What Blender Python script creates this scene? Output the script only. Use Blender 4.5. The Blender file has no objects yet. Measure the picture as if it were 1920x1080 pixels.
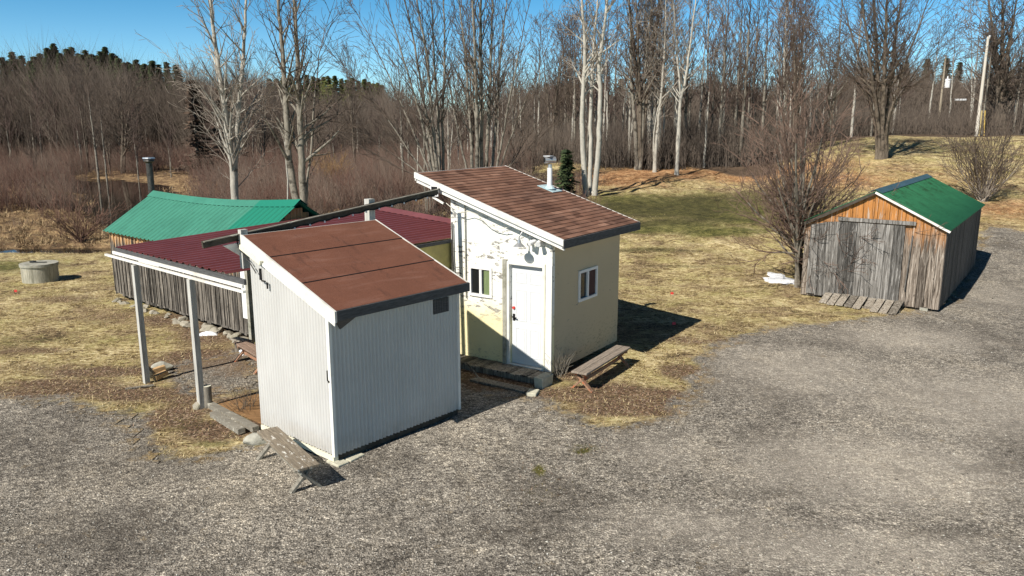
import bpy, math, random
import numpy as np
from math import radians, sin, cos, pi, sqrt, atan2
from mathutils import Vector, Matrix

SC = bpy.context.scene
COL = SC.collection
RND = random.Random(11)
NPR = np.random.RandomState(5)

# ------------------------------------------------------------------ camera
CAM_H, CAM_F, CAM_PITCH = 5.0, 1461.0, 0.20664
cd = bpy.data.cameras.new('camera')
cam = bpy.data.objects.new('camera', cd)
COL.objects.link(cam)
cam.location = (0, 0, CAM_H)
cam.rotation_euler = (pi / 2 - CAM_PITCH, 0, 0)
cd.sensor_width = 36.0
cd.lens = 36.0 * CAM_F / 1920.0
cd.clip_end = 2000.0
SC.camera = cam

# ------------------------------------------------------------------ light
SUN_AZ, SUN_EL = radians(48), radians(42.5)      # direction the light travels (from +x, ccw) and height
SC.view_settings.view_transform = 'Standard'
SC.view_settings.look = 'None'
SC.view_settings.gamma = 1.0
SC.view_settings.use_curve_mapping = False
SC.view_settings.exposure = 0.36
world = bpy.data.worlds.new('World')
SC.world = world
world.use_nodes = True
wn = world.node_tree
bg = wn.nodes['Background']
sky = wn.nodes.new('ShaderNodeTexSky')
sky.sky_type = 'NISHITA'
sky.sun_disc = False
sky.sun_elevation = SUN_EL
sky.sun_rotation = radians(90) - (SUN_AZ + pi) + 2 * pi
sky.altitude = 0
sky.air_density = 0.55
sky.dust_density = 0.0
sky.ozone_density = 1.5
hs = wn.nodes.new('ShaderNodeHueSaturation'); hs.inputs['Saturation'].default_value = 1.2
mx = wn.nodes.new('ShaderNodeMix'); mx.data_type = 'RGBA'; mx.blend_type = 'MULTIPLY'; mx.inputs[0].default_value = 1.0
mx.inputs[7].default_value = (1, 1, 1, 1)
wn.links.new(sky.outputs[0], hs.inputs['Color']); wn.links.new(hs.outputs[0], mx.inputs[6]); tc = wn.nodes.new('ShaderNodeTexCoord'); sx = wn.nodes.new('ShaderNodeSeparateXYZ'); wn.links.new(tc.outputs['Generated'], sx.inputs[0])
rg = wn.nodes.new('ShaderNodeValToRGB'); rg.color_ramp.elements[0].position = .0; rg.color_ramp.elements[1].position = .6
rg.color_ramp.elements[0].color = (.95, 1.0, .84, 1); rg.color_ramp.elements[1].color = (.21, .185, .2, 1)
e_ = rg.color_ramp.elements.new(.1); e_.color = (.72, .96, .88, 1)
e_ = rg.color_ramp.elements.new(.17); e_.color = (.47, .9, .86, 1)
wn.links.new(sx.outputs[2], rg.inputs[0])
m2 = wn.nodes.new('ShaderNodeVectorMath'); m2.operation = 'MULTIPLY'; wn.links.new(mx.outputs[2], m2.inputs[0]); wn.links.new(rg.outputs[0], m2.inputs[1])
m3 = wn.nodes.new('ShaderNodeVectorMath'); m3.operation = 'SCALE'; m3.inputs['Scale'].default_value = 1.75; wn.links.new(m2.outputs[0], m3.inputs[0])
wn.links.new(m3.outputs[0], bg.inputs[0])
bg.inputs[1].default_value = 0.07
sd = bpy.data.lights.new('sun', 'SUN')
sun = bpy.data.objects.new('sun', sd)
COL.objects.link(sun)
sd.energy = 5.0
sd.angle = radians(0.53)
sd.color = (1.0, 0.94, 0.84)
sdir = Vector((cos(SUN_AZ) * cos(SUN_EL), sin(SUN_AZ) * cos(SUN_EL), -sin(SUN_EL)))
sun.rotation_euler = sdir.to_track_quat('-Z', 'Y').to_euler()
sun.location = (-20, -20, 30)
SC.cycles.use_denoising = True
SC.cycles.denoiser = 'OPENIMAGEDENOISE'
SC.cycles.denoising_input_passes = 'RGB_ALBEDO_NORMAL'
SC.cycles.max_bounces = 6
SC.cycles.diffuse_bounces = 3
SC.cycles.sample_clamp_indirect = 4.0

# ------------------------------------------------------------------ projection helper (pixel of the 1920 frame -> place)
CP, SP = cos(CAM_PITCH), sin(CAM_PITCH)
def ray(px, py):
    a, b = (px - 960) / CAM_F, (540 - py) / CAM_F
    return Vector((a, CP + b * SP, -SP + b * CP))
def at_depth(px, py, Y):
    d = ray(px, py)
    return Vector((0, 0, CAM_H)) + d * (Y / d.y)
def at_height(px, py, z=0.0):
    d = ray(px, py)
    return Vector((0, 0, CAM_H)) + d * ((z - CAM_H) / d.z)

# ------------------------------------------------------------------ terrain height
def sstep(a, b, x):
    t = np.clip((x - a) / (b - a), 0, 1)
    return t * t * (3 - 2 * t)
CREEK = [(-70, 76), (-52, 78), (-42, 77), (-35, 69.5), (-29, 60), (-26, 53), (-22, 46), (-17, 40), (-8, 40)]
DITCH = [(-40, 33.2), (-27, 32.6), (-22, 32.2), (-17.5, 32.6), (-13.5, 33.4)]
def polydist(x, y, pl):
    d = np.full(np.shape(x), 1e9)
    for (ax, ay), (bx, by) in zip(pl[:-1], pl[1:]):
        ux, uy = bx - ax, by - ay
        t = np.clip(((x - ax) * ux + (y - ay) * uy) / (ux * ux + uy * uy), 0, 1)
        d = np.minimum(d, np.hypot(x - ax - t * ux, y - ay - t * uy))
    return d
def wob(x, y):
    return (np.sin(x * .71 + 1.3) * np.cos(y * .53 + .4) + .6 * np.sin(x * 1.7 + y * 1.1) * np.cos(y * 1.9 - x * .6)
            + .4 * np.sin(x * 3.9 - y * 2.3) * np.sin(y * 4.3 + x * 1.2))
def gz(x, y):
    x = np.asarray(x, float); y = np.asarray(y, float)
    m = sstep(.25, .47, x / np.maximum(y, 1))
    slope = .085 * (1 - m) + .13 * m
    yy = np.maximum(y - 25, 0)
    yy = np.where(yy < 3, yy * yy / 6, yy - 1.5)
    cap = 2.6 * (1 - m) + 4.05 * m
    r = slope * yy
    r = cap - np.logaddexp(0, (cap - r) * 4) / 4 + 0.0
    r = np.maximum(cap - np.maximum(cap - slope * yy, 0), 0) * .5 + np.maximum(np.minimum(r, cap), 0) * .5
    R = sstep(-7, 3, x)
    base = r * R
    left = (1 - R)
    far = sstep(100, 180, y) * 2.0 * left
    h = base + far
    rough = sstep(20, 40, y) * .07 + .012
    marsh = left * sstep(33, 37, y)
    h = h + wob(x, y) * (rough + marsh * .12)
    h = h - 1.1 * np.exp(-(polydist(x, y, CREEK) / 3.4) ** 2) * left
    h = h - .5 * np.exp(-(polydist(x, y, DITCH) / 1.0) ** 2) * left
    return h
def gz1(x, y):
    return float(gz(x, y))
def on_ground(px, py):
    d = ray(px, py); o = Vector((0, 0, CAM_H)); t = 5.0
    while t < 400:
        p = o + d * t
        if p.z < gz1(p.x, p.y):
            break
        t += .1 + t * .003
    return Vector((p.x, p.y, gz1(p.x, p.y)))

# ------------------------------------------------------------------ mesh building
def raw_mesh(name, V, F, smooth=False):
    """V (n,3) array, F (m,k) array or list of lists"""
    me = bpy.data.meshes.new(name)
    V = np.asarray(V, np.float32)
    if isinstance(F, np.ndarray):
        n, k = F.shape
        me.vertices.add(len(V)); me.vertices.foreach_set('co', V.ravel())
        me.loops.add(n * k); me.loops.foreach_set('vertex_index', F.ravel().astype(np.int32))
        me.polygons.add(n)
        me.polygons.foreach_set('loop_start', np.arange(0, n * k, k, dtype=np.int32))
        me.polygons.foreach_set('loop_total', np.full(n, k, dtype=np.int32))
    else:
        me.from_pydata(V.tolist(), [], F)
    me.update(calc_edges=True)
    if smooth:
        me.polygons.foreach_set('use_smooth', np.ones(len(me.polygons), dtype=bool))
    return me
def link(name, me, m, parent=None, loc=(0, 0, 0), rz=0.0):
    o = bpy.data.objects.new(name, me)
    if m is not None:
        me.materials.append(m)
    COL.objects.link(o)
    o.location = loc
    o.rotation_euler = (0, 0, rz)
    if parent is not None:
        o.parent = parent
    return o
def tag(o, label=None, cat=None, group=None, kind=None):
    if label: o['label'] = label
    if cat: o['category'] = cat
    if group: o['group'] = group
    if kind: o['kind'] = kind
    return o
def thing(name, label, cat, loc=(0, 0, 0), rz=0.0, group=None):
    o = bpy.data.objects.new(name, None)
    COL.objects.link(o)
    o.empty_display_size = .2
    o.location = loc; o.rotation_euler = (0, 0, rz)
    return tag(o, label, cat, group)
class MB:
    def __init__(s):
        s.v = []; s.f = []; s.tone = []
    def add(s, vs, fs, tone=.5):
        n = len(s.v)
        s.v += [tuple(p) for p in vs]
        s.f += [[i + n for i in f] for f in fs]
        s.tone += [tone] * len(vs)
        return s
    def hexa(s, p, tone=.5):      # 8 pts: bottom 0-3 ccw, top 4-7
        return s.add(p, [[3, 2, 1, 0], [4, 5, 6, 7], [0, 1, 5, 4], [1, 2, 6, 5], [2, 3, 7, 6], [3, 0, 4, 7]], tone)
    def box(s, a, b, tone=.5):
        (x0, y0, z0), (x1, y1, z1) = [min(p, q) for p, q in zip(a, b)], [max(p, q) for p, q in zip(a, b)]
        return s.hexa([(x0, y0, z0), (x1, y0, z0), (x1, y1, z0), (x0, y1, z0), (x0, y0, z1), (x1, y0, z1), (x1, y1, z1), (x0, y1, z1)], tone)
    def bar(s, p, q, w, h, up=(0, 0, 1), tone=.5):
        p, q, up = Vector(p), Vector(q), Vector(up)
        d = (q - p).normalized(); sd_ = d.cross(up).normalized(); u = sd_.cross(d)
        c = [p - sd_ * w / 2 - u * h / 2, p + sd_ * w / 2 - u * h / 2, q + sd_ * w / 2 - u * h / 2, q - sd_ * w / 2 - u * h / 2]
        return s.hexa(c + [v + u * h for v in c], tone)
    def tube(s, pts, r, k=8, tone=.5, cap=True):
        pts = [Vector(p) for p in pts]; n = len(pts)
        rs = r if isinstance(r, (list, tuple)) else [r] * n
        vs = []; fs = []
        for i, p in enumerate(pts):
            d = (pts[min(i + 1, n - 1)] - pts[max(i - 1, 0)]).normalized()
            a = d.cross(Vector((.31, .95, .1)) if abs(d.z) > .8 else Vector((0, 0, 1))).normalized(); b = d.cross(a)
            for j in range(k):
                t = 2 * pi * j / k
                vs.append(p + (a * cos(t) + b * sin(t)) * rs[i])
        for i in range(n - 1):
            for j in range(k):
                fs.append([i * k + j, i * k + (j + 1) % k, (i + 1) * k + (j + 1) % k, (i + 1) * k + j])
        if cap:
            fs.append(list(range(k))[::-1]); fs.append([(n - 1) * k + j for j in range(k)])
        return s.add(vs, fs, tone)
    def build(s, name, m, parent=None, loc=(0, 0, 0), rz=0.0, smooth=False, bevel=0.0):
        me = raw_mesh(name, s.v, s.f, False)
        at = me.attributes.new('tone', 'FLOAT', 'POINT')
        at.data.foreach_set('value', np.array(s.tone, np.float32))
        if smooth:
            me.polygons.foreach_set('use_smooth', np.ones(len(me.polygons), dtype=bool))
            try: me.set_sharp_from_angle(angle=radians(40))
            except Exception: pass
        o = link(name, me, m, parent, loc, rz)
        if bevel:
            bv = o.modifiers.new('bevel', 'BEVEL'); bv.width = bevel; bv.segments = 1; bv.limit_method = 'ANGLE'
        return o
def rock(name, loc, size, m, seed, parent=None, rz=0.0):
    r = random.Random(seed)
    import bmesh
    bm = bmesh.new(); bmesh.ops.create_icosphere(bm, subdivisions=3, radius=1)
    k = [(r.uniform(-1, 1), r.uniform(-1, 1), r.uniform(-1, 1), r.uniform(.25, .85)) for _ in range(9)]
    for v in bm.verts:
        c = v.co.copy().normalized()
        q = c.copy()
        for a, b, d, l in k:
            n = Vector((a, b, d)).normalized(); e = q.dot(n) - l
            if e > 0: q -= n * e * .85
        q += c * .03 * sin(7 * c.x + 5 * c.y * c.z + seed)
        v.co = Vector((q.x * size[0], q.y * size[1], q.z * size[2]))
    me = bpy.data.meshes.new(name); bm.to_mesh(me); bm.free()
    return link(name, me, m, parent, loc, rz)

# ------------------------------------------------------------------ materials
class NT:
    def __init__(s, name, rough=.85):
        s.m = bpy.data.materials.new(name); s.m.use_nodes = True
        s.t = s.m.node_tree; s.b = s.t.nodes['Principled BSDF']
        s.b.inputs['Roughness'].default_value = rough
        s.b.inputs['Specular IOR Level'].default_value = .25
        s._c = {}
    def n(s, typ): return s.t.nodes.new(typ)
    def put(s, sock, v):
        if isinstance(v, bpy.types.NodeSocket): s.t.links.new(v, sock)
        elif isinstance(v, (tuple, list)) and len(v) == 3 and sock.type == 'RGBA': sock.default_value = (*v, 1)
        else: sock.default_value = v
    def co(s, scale=(1, 1, 1), rot=(0, 0, 0), loc=(0, 0, 0), kind='Object'):
        if kind not in s._c: s._c[kind] = s.n('ShaderNodeTexCoord')
        o = s._c[kind].outputs[kind]
        mp = s.n('ShaderNodeMapping'); s.t.links.new(o, mp.inputs[0])
        mp.inputs['Scale'].default_value = scale; mp.inputs['Rotation'].default_value = rot; mp.inputs['Location'].default_value = loc
        return mp.outputs[0]
    def noise(s, vec, scale=5., detail=4., rough=.55, dist=0., col=False):
        x = s.n('ShaderNodeTexNoise'); s.put(x.inputs['Vector'], vec)
        x.inputs['Scale'].default_value = scale; x.inputs['Detail'].default_value = detail
        x.inputs['Roughness'].default_value = rough; x.inputs['Distortion'].default_value = dist
        return x.outputs[1 if col else 0]
    def voro(s, vec, scale=5., feat='F1', out='Distance', rnd=1.):
        x = s.n('ShaderNodeTexVoronoi'); s.put(x.inputs['Vector'], vec); x.feature = feat
        x.inputs['Scale'].default_value = scale
        x.inputs['Randomness'].default_value = rnd
        return x.outputs[out]
    def ramp(s, fac, stops, interp='LINEAR'):
        x = s.n('ShaderNodeValToRGB'); s.put(x.inputs[0], fac); r = x.color_ramp; r.interpolation = interp
        while len(r.elements) < len(stops): r.elements.new(.5)
        for e, (p, c) in zip(r.elements, stops):
            e.position = p; e.color = (*c, 1) if isinstance(c, (tuple, list)) else (c, c, c, 1)
        return x.outputs[0]
    def mix(s, f, a, b, mode='MIX'):
        x = s.n('ShaderNodeMix'); x.data_type = 'RGBA'; x.blend_type = mode
        s.put(x.inputs[0], f); s.put(x.inputs[6], a); s.put(x.inputs[7], b)
        return x.outputs[2]
    def math(s, op, a, b=0., clamp=False):
        x = s.n('ShaderNodeMath'); x.operation = op; x.use_clamp = clamp
        s.put(x.inputs[0], a); s.put(x.inputs[1], b)
        return x.outputs[0]
    def attr(s, name, out='Fac'):
        x = s.n('ShaderNodeAttribute'); x.attribute_name = name
        return x.outputs[out]
    def sep(s, vec):
        x = s.n('ShaderNodeSeparateXYZ'); s.put(x.inputs[0], vec); return x.outputs
    def bump(s, h, strength=.3, dist=.02):
        x = s.n('ShaderNodeBump'); s.put(x.inputs['Height'], h)
        x.inputs['Strength'].default_value = strength; x.inputs['Distance'].default_value = dist
        s.t.links.new(x.outputs[0], s.b.inputs['Normal'])
    def color(s, c): s.put(s.b.inputs['Base Color'], c); return s
    def set(s, **k):
        for a, v in k.items(): s.put(s.b.inputs[a.replace('_', ' ')], v)
        return s
W3 = lambda v: (v, v, v)

def simple(name, c, rough=.7, var=.15, scale=6., bump=0.0, metal=0.0, dirt=None, stretch=(1, 1, 1)):
    n = NT(name, rough); v = n.co(stretch)
    f = n.noise(v, scale, 6, .65)
    lo = tuple(x * (1 - var) for x in c); hi = tuple(min(1, x * (1 + var)) for x in c)
    col = n.ramp(f, [(.3, lo), (.7, hi)])
    if dirt:
        g = n.noise(n.co(stretch), scale * .35, 5, .7)
        col = n.mix(n.ramp(g, [(.5, 0.), (.68, .7)]), col, dirt)
    n.color(col).set(Metallic=metal)
    if bump: n.bump(n.noise(v, scale * 6, 4, .6), bump, .01)
    return n.m
M = {}
M['white_paint'] = simple('white_paint', (.78, .77, .73), .55, .05, 4, .05, dirt=(.5, .47, .4))
M['trim_cream'] = simple('cream_trim', (.76, .74, .6), .6, .05, 4, .05, dirt=(.5, .47, .38))
M['white_vinyl'] = simple('white_vinyl', (.8, .8, .8), .4, .03, 3)
M['door_white'] = simple('white_door_paint', (.68, .7, .72), .4, .02, 3)
M['grey_board'] = simple('dark_grey_board', (.085, .085, .088), .75, .35, 7, .2, stretch=(1, 1, 6))
M['dark_wood'] = simple('dark_brown_wood', (.065, .054, .042), .8, .4, 9, .3, dirt=(.11, .1, .085))
M['concrete'] = simple('concrete', (.36, .35, .3), .9, .25, 9, .5, dirt=(.14, .14, .09))
M['concrete_light'] = simple('pale_concrete', (.52, .5, .4), .9, .2, 9, .5, dirt=(.25, .24, .17))
M['concrete_old'] = simple('weathered_ring_concrete', (.38, .36, .29), .9, .3, 7, .5, dirt=(.12, .115, .08), stretch=(3, 3, .5))
M['stone'] = simple('fieldstone', (.34, .31, .25), .9, .35, 5, .6, dirt=(.12, .12, .07))
M['black_metal'] = simple('black_metal', (.02, .02, .022), .45, .3, 8, metal=.3)
M['rust_pipe'] = simple('sooty_steel_pipe', (.09, .085, .08), .5, .5, 12, metal=.6, dirt=(.03, .028, .025))
M['galv'] = simple('galvanised_metal', (.55, .56, .57), .38, .15, 10, metal=.75)
M['white_pipe'] = simple('white_pipe_enamel', (.82, .83, .85), .35, .03, 4)
M['lead_flash'] = simple('blue_grey_flashing', (.42, .56, .6), .5, .15, 12, dirt=(.7, .72, .7))
M['dark'] = simple('dark_interior', (.012, .011, .01), .9, .1)
M['red_plastic'] = simple('red_plastic', (.6, .06, .05), .5, .1)
M['pink_flag'] = simple('pink_marking_flag', (.75, .08, .1), .6, .1)
M['bare_wood'] = simple('fresh_split_wood', (.5, .33, .17), .8, .3, 8, .3, stretch=(1, 1, 4))
M['cable'] = simple('black_cable', (.02, .02, .02), .5, .1)
M['cable_white'] = simple('white_cable', (.6, .58, .5), .5, .1)
M['snow'] = simple('old_snow', (.82, .84, .88), .6, .06, 8, .4, dirt=(.6, .6, .6))
M['asphalt'] = simple('asphalt', (.15, .14, .13), .9, .15, 20, .2)

def wood_boards(name, grey, dark, light, orange=None, oz=(1.6, 2.0), ox=None, across=(1, 1, 1)):
    n = NT(name, .88)
    tone = n.attr('tone')
    v = n.co((9, 9, .5))
    wp = n.math('MULTIPLY', tone, 37.)
    cx = n.n('ShaderNodeCombineXYZ'); n.put(cx.inputs[0], wp); n.put(cx.inputs[1], wp)
    va = n.n('ShaderNodeVectorMath'); n.put(va.inputs[0], v); n.put(va.inputs[1], cx.outputs[0])
    g = n.noise(va.outputs[0], 2.2, 8, .7, 1.2)
    base = n.ramp(g, [(.36, dark), (.5, grey), (.66, light)])
    t2 = n.math('ADD', n.math('MULTIPLY', tone, 1.3), .36)
    base = n.mix(1., base, n.ramp(t2, [(0, W3(0.)), (1, W3(1.))]), 'MULTIPLY')
    if orange:
        z = n.sep(n.co())[2]
        e = n.noise(n.co((5, 5, 1.1)), 1.6, 5, .7)
        q = n.math('ADD', z, n.math('MULTIPLY', n.math('SUBTRACT', e, .5), 1.6))
        if ox:
            xs = n.sep(n.co())[1]
            q = n.math('SUBTRACT', q, n.math('MULTIPLY', xs, ox))
        f = n.n('ShaderNodeMapRange'); n.put(f.inputs[0], q); f.inputs[1].default_value = oz[0]; f.inputs[2].default_value = oz[1]
        oc = n.ramp(g, [(.28, tuple(x * .35 for x in orange)), (.5, orange), (.75, tuple(min(1, x * 1.5) for x in orange))])
        base = n.mix(f.outputs[0], base, oc)
    pale = n.noise(n.co((9, 9, .8), loc=(3, 3, 3)), 1.5, 6, .75, 1.)
    base = n.mix(n.ramp(pale, [(.56, 0.), (.64, .8)]), base, light)
    kn = n.voro(n.co((5, 5, 2.2)), 1.3)
    base = n.mix(n.ramp(kn, [(.05, .75), (.13, 0.)]), base, dark)
    n.color(base)
    n.bump(g, .5, .012)
    return n.m
M['cabin_boards'] = wood_boards('weathered_cabin_boards', (.13, .115, .1), (.022, .018, .015), (.38, .34, .29), (.55, .32, .15), (1.62, 1.9))
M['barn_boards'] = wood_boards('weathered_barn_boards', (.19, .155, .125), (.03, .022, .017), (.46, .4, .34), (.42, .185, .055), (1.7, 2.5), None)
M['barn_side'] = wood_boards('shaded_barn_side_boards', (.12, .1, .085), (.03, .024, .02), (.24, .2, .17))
M['barn_door'] = wood_boards('grey_barn_door_boards', (.17, .16, .148), (.04, .037, .033), (.4, .385, .365))
M['ramp_boards'] = wood_boards('grey_ramp_boards', (.3, .26, .21), (.09, .075, .06), (.48, .44, .38))
M['deck_boards'] = wood_boards('old_deck_boards', (.24, .21, .17), (.05, .042, .035), (.4, .37, .31))

def bench_mat(name, wood, paint, amount):
    n = NT(name, .8); v = n.co((1, 9, 3))
    g = n.noise(v, 4, 8, .7, .5)
    c = n.ramp(g, [(.3, tuple(x * .45 for x in wood)), (.7, tuple(x * 1.3 for x in wood))])
    p = n.noise(n.co((1.4, 4, 4)), 3.2, 8, .72)
    c = n.mix(n.ramp(p, [(amount, 0.), (amount + .05, 1.)]), c, paint)
    n.color(c); n.bump(g, .5, .01)
    return n.m
M['bench_grey'] = bench_mat('peeling_white_bench', (.24, .2, .15), (.74, .72, .66), .575)
M['bench_red'] = bench_mat('peeling_red_bench', (.3, .21, .16), (.3, .08, .05), .62)
M['bench_brown'] = bench_mat('grey_brown_bench', (.3, .25, .205), (.22, .1, .08), .66)
M['bench_leg'] = bench_mat('bench_leg_wood', (.26, .24, .2), (.6, .58, .5), .58)
M['bench_red_leg'] = bench_mat('rusty_red_bench_leg', (.33, .2, .13), (.5, .13, .05), .55)
M['plywood'] = bench_mat('orange_stained_plywood', (.28, .16, .075), (.7, .5, .25), .6)
M['post_paint'] = simple('greyed_white_post', (.5, .49, .46), .75, .18, 5, .2, dirt=(.24, .22, .18), stretch=(5, 5, .5))

def metal_roof(name, c, patch=None, fade=None, rough=.42):
    n = NT(name, rough)
    f = n.noise(n.co(), 1.1, 6, .65)
    col = n.ramp(f, [(.3, tuple(x * .86 for x in c)), (.7, tuple(min(1, x * 1.12) for x in c))])
    st = n.noise(n.co((.8, 6, 6)), 2.2, 7, .75)
    col = n.mix(n.ramp(st, [(.5, 0.), (.7, .5)]), col, tuple(x * .55 for x in c))
    if patch:      # the newer, darker sheets at one end
        y = n.sep(n.co())[1]
        col = n.mix(n.math('LESS_THAN', y, patch[0]), col, patch[1])
    if fade:
        p = n.noise(n.co((1, 1, 1), loc=(4, 1, 0)), 2.3, 9, .8)
        y = n.sep(n.co())
        near = n.n('ShaderNodeMapRange'); n.put(near.inputs[0], y[1]); near.inputs[1].default_value = .35; near.inputs[2].default_value = 1.6
        k = n.math('MULTIPLY', n.ramp(p, [(.48, 0.), (.62, 1.)]), near.outputs[0])
        col = n.mix(k, col, fade)
    n.color(col).set(Metallic=0.0)
    return n.m
M['roof_green'] = metal_roof('faded_green_steel', (.06, .23, .165), (8.6, (.02, .2, .135)))
M['roof_maroon'] = metal_roof('maroon_steel', (.15, .045, .048))
M['cap_maroon'] = metal_roof('maroon_ridge_cap', (.2, .07, .075))
M['roof_barn'] = metal_roof('mossy_green_steel', (.035, .16, .08), fade=(.02, .04, .02))
M['cap_blue'] = metal_roof('blue_grey_ridge_cap', (.055, .11, .14), rough=.6)

def roll_roof():
    n = NT('brown_roll_roofing', .95)
    f = n.noise(n.co(), 140, 3, .7); g = n.noise(n.co(), 1.3, 7, .7)
    c = n.ramp(f, [(.3, (.095, .038, .024)), (.55, (.195, .08, .05)), (.75, (.34, .165, .115))])
    c = n.mix(n.ramp(g, [(.35, .35), (.65, 0.)]), c, (.085, .035, .024))
    l = n.noise(n.co((.8, 5, 1), loc=(2, 2, 0)), 1.4, 6, .7)
    c = n.mix(n.ramp(l, [(.52, 0.), (.7, .5)]), c, (.24, .125, .095))
    d = n.noise(n.co((2.2, .7, 1), loc=(7, 1, 0)), 2.2, 7, .75)
    c = n.mix(n.ramp(d, [(.56, 0.), (.66, .5)]), c, (.07, .032, .024))
    n.color(c); n.bump(f, .5, .006)
    return n.m
M['roll_roof'] = roll_roof()
def shingles():
    n = NT('brown_asphalt_shingles', .95)
    tone = n.attr('tone')
    f = n.noise(n.co(), 60, 3, .7); g = n.noise(n.co((1, 1.6, 1)), 1.0, 6, .65)
    c = n.ramp(tone, [(0, (.13, .062, .04)), (.5, (.245, .125, .083)), (1, (.36, .2, .14))])
    c = n.mix(n.ramp(g, [(.42, 0.), (.68, .55)]), c, (.065, .038, .032))
    c = n.mix(n.ramp(f, [(.3, .4), (.6, 0.)]), c, (.05, .03, .022))
    n.color(c); n.bump(f, .4, .006)
    return n.m
M['shingles'] = shingles()
def corrug():
    n = NT('white_corrugated_steel', .5)
    f = n.noise(n.co((1, 1, .6)), 2, 4, .6)
    c = n.ramp(f, [(.3, (.54, .535, .52)), (.7, (.6, .595, .58))])
    z = n.sep(n.co())[2]
    k = n.n('ShaderNodeMapRange'); n.put(k.inputs[0], z); k.inputs[1].default_value = .75; k.inputs[2].default_value = .15
    s_ = n.math('MULTIPLY', k.outputs[0], n.noise(n.co(), 7, 6, .7))
    c = n.mix(n.ramp(s_, [(.25, 0.), (.7, .45)]), c, (.33, .3, .26))
    xyz = n.sep(n.co()); a_ = n.math('ADD', xyz[0], xyz[1])
    def saw(val, per): return n.math('MULTIPLY', n.math('ABSOLUTE', n.math('SUBTRACT', n.math('FRACT', n.math('DIVIDE', val, per)), .5)), per)
    du = saw(a_, .144); dz = saw(n.math('ADD', xyz[2], .17), .52)
    r2_ = n.math('ADD', n.math('MULTIPLY', du, du), n.math('MULTIPLY', dz, dz))
    c = n.mix(n.math('LESS_THAN', r2_, .00009), c, (.2, .19, .175))
    n.color(c).set(Metallic=0.0)
    return n.m
M['corrugated'] = corrug()
def peel(name, paint, upper, seed, bottom=0.0, amt=.6):
    n = NT(name, .75)
    f = n.noise(n.co(), 1.2, 5, .6)
    c = n.ramp(f, [(.3, tuple(x * .93 for x in paint)), (.7, paint)])
    if upper:
        hz = n.n('ShaderNodeMapRange'); n.put(hz.inputs[0], n.math('ADD', n.sep(n.co())[2], n.math('MULTIPLY', n.noise(n.co(), 2.5, 5, .7), .6))); hz.inputs[1].default_value = 1.35; hz.inputs[2].default_value = 1.75
        c = n.mix(hz.outputs[0], c, upper)
    v = n.co((2.4, 2.4, 7.), loc=(seed, seed, seed))
    p = n.noise(v, 2.0, 5, .7, 0.)
    big = n.noise(n.co((1, 1, 1.6), loc=(seed * 2, 0, 0)), 1.7, 3, .5)
    k = n.math('MULTIPLY', n.ramp(p, [(amt, 0.), (amt + .02, 1.)]), n.ramp(big, [(.44, 0.), (.5, 1.)]))
    zz = n.n('ShaderNodeMapRange'); n.put(zz.inputs[0], n.sep(n.co())[2]); zz.inputs[1].default_value = .8; zz.inputs[2].default_value = 1.3
    k = n.math('MULTIPLY', k, zz.outputs[0])
    c = n.mix(k, c, (.25, .24, .22))
    if bottom:
        z = n.sep(n.co())[2]
        q = n.n('ShaderNodeMapRange'); n.put(q.inputs[0], z); q.inputs[1].default_value = bottom; q.inputs[2].default_value = .1
        k2 = n.math('MULTIPLY', q.outputs[0], n.ramp(n.noise(n.co((2, 2, 5)), 4, 8, .75), [(.54, 0.), (.6, .8)]))
        c = n.mix(k2, c, (.12, .11, .09))
    n.color(c); n.bump(p, .15, .01)
    return n.m
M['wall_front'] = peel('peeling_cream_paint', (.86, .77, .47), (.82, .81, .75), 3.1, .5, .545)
M['wall_side'] = peel('shade_dulled_cream_paint', (.57, .47, .32), 0, 8.3, 1.1, .64)  # same cream paint, duller, with the side's shade put into its colour
M['wall_annex'] = simple('yellow_wall_paint', (.62, .53, .2), .75, .1, 3, .1, dirt=(.4, .34, .15))

def glass(name, c):
    n = NT(name, .06); n.color(c).set(Specular_IOR_Level=.6); return n.m
M['glass'] = glass('window_glass', (.012, .014, .016))
M['curtain_green'] = simple('green_curtain', (.2, .26, .13), .9, .35, 8, stretch=(8, 8, .3))
M['curtain_red'] = simple('dull_red_curtain', (.11, .06, .055), .9, .3, 6, stretch=(8, 8, .3))

def bark(name, a, b, dark, scale=6., amt=.6):
    n = NT(name, .9)
    v = n.co((1, 1, .35)); f = n.noise(v, scale * 2.2, 7, .7)
    c = n.ramp(f, [(.3, a), (.7, b)])
    g = n.noise(n.co((1, 1, 1.2)), scale * .33, 5, .7)
    c = n.mix(n.ramp(g, [(amt, 0.), (amt + .1, .85)]), c, dark)
    n.color(c); n.bump(f, .6, .02)
    return n.m
M['bark_pale'] = bark('pale_grey_bark', (.3, .28, .24), (.52, .49, .43), (.06, .05, .042), 6, .58)
M['bark_birch'] = bark('white_poplar_bark', (.36, .34, .29), (.54, .51, .45), (.09, .08, .065), 5, .6)
M['bark_grey'] = bark('grey_brown_bark', (.15, .135, .11), (.33, .3, .25), (.045, .038, .03), 6, .52)
M['bark_dark'] = bark('dark_brown_bark', (.08, .065, .05), (.22, .18, .14), (.03, .025, .02), 6, .55)
M['twig'] = simple('brown_twigs', (.13, .1, .08), .9, .4, 1.5)
M['twig_pale'] = simple('pale_grey_twigs', (.29, .25, .21), .9, .35, 1.5)
M['twig_red'] = simple('reddish_twigs', (.17, .1, .075), .9, .4, 1.5)
M['twig_bush'] = simple('grey_brown_twigs', (.19, .128, .1), .9, .35, 1.5)
M['twig_mauve'] = simple('mauve_brown_twigs', (.125, .088, .075), .9, .4, .4)
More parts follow.
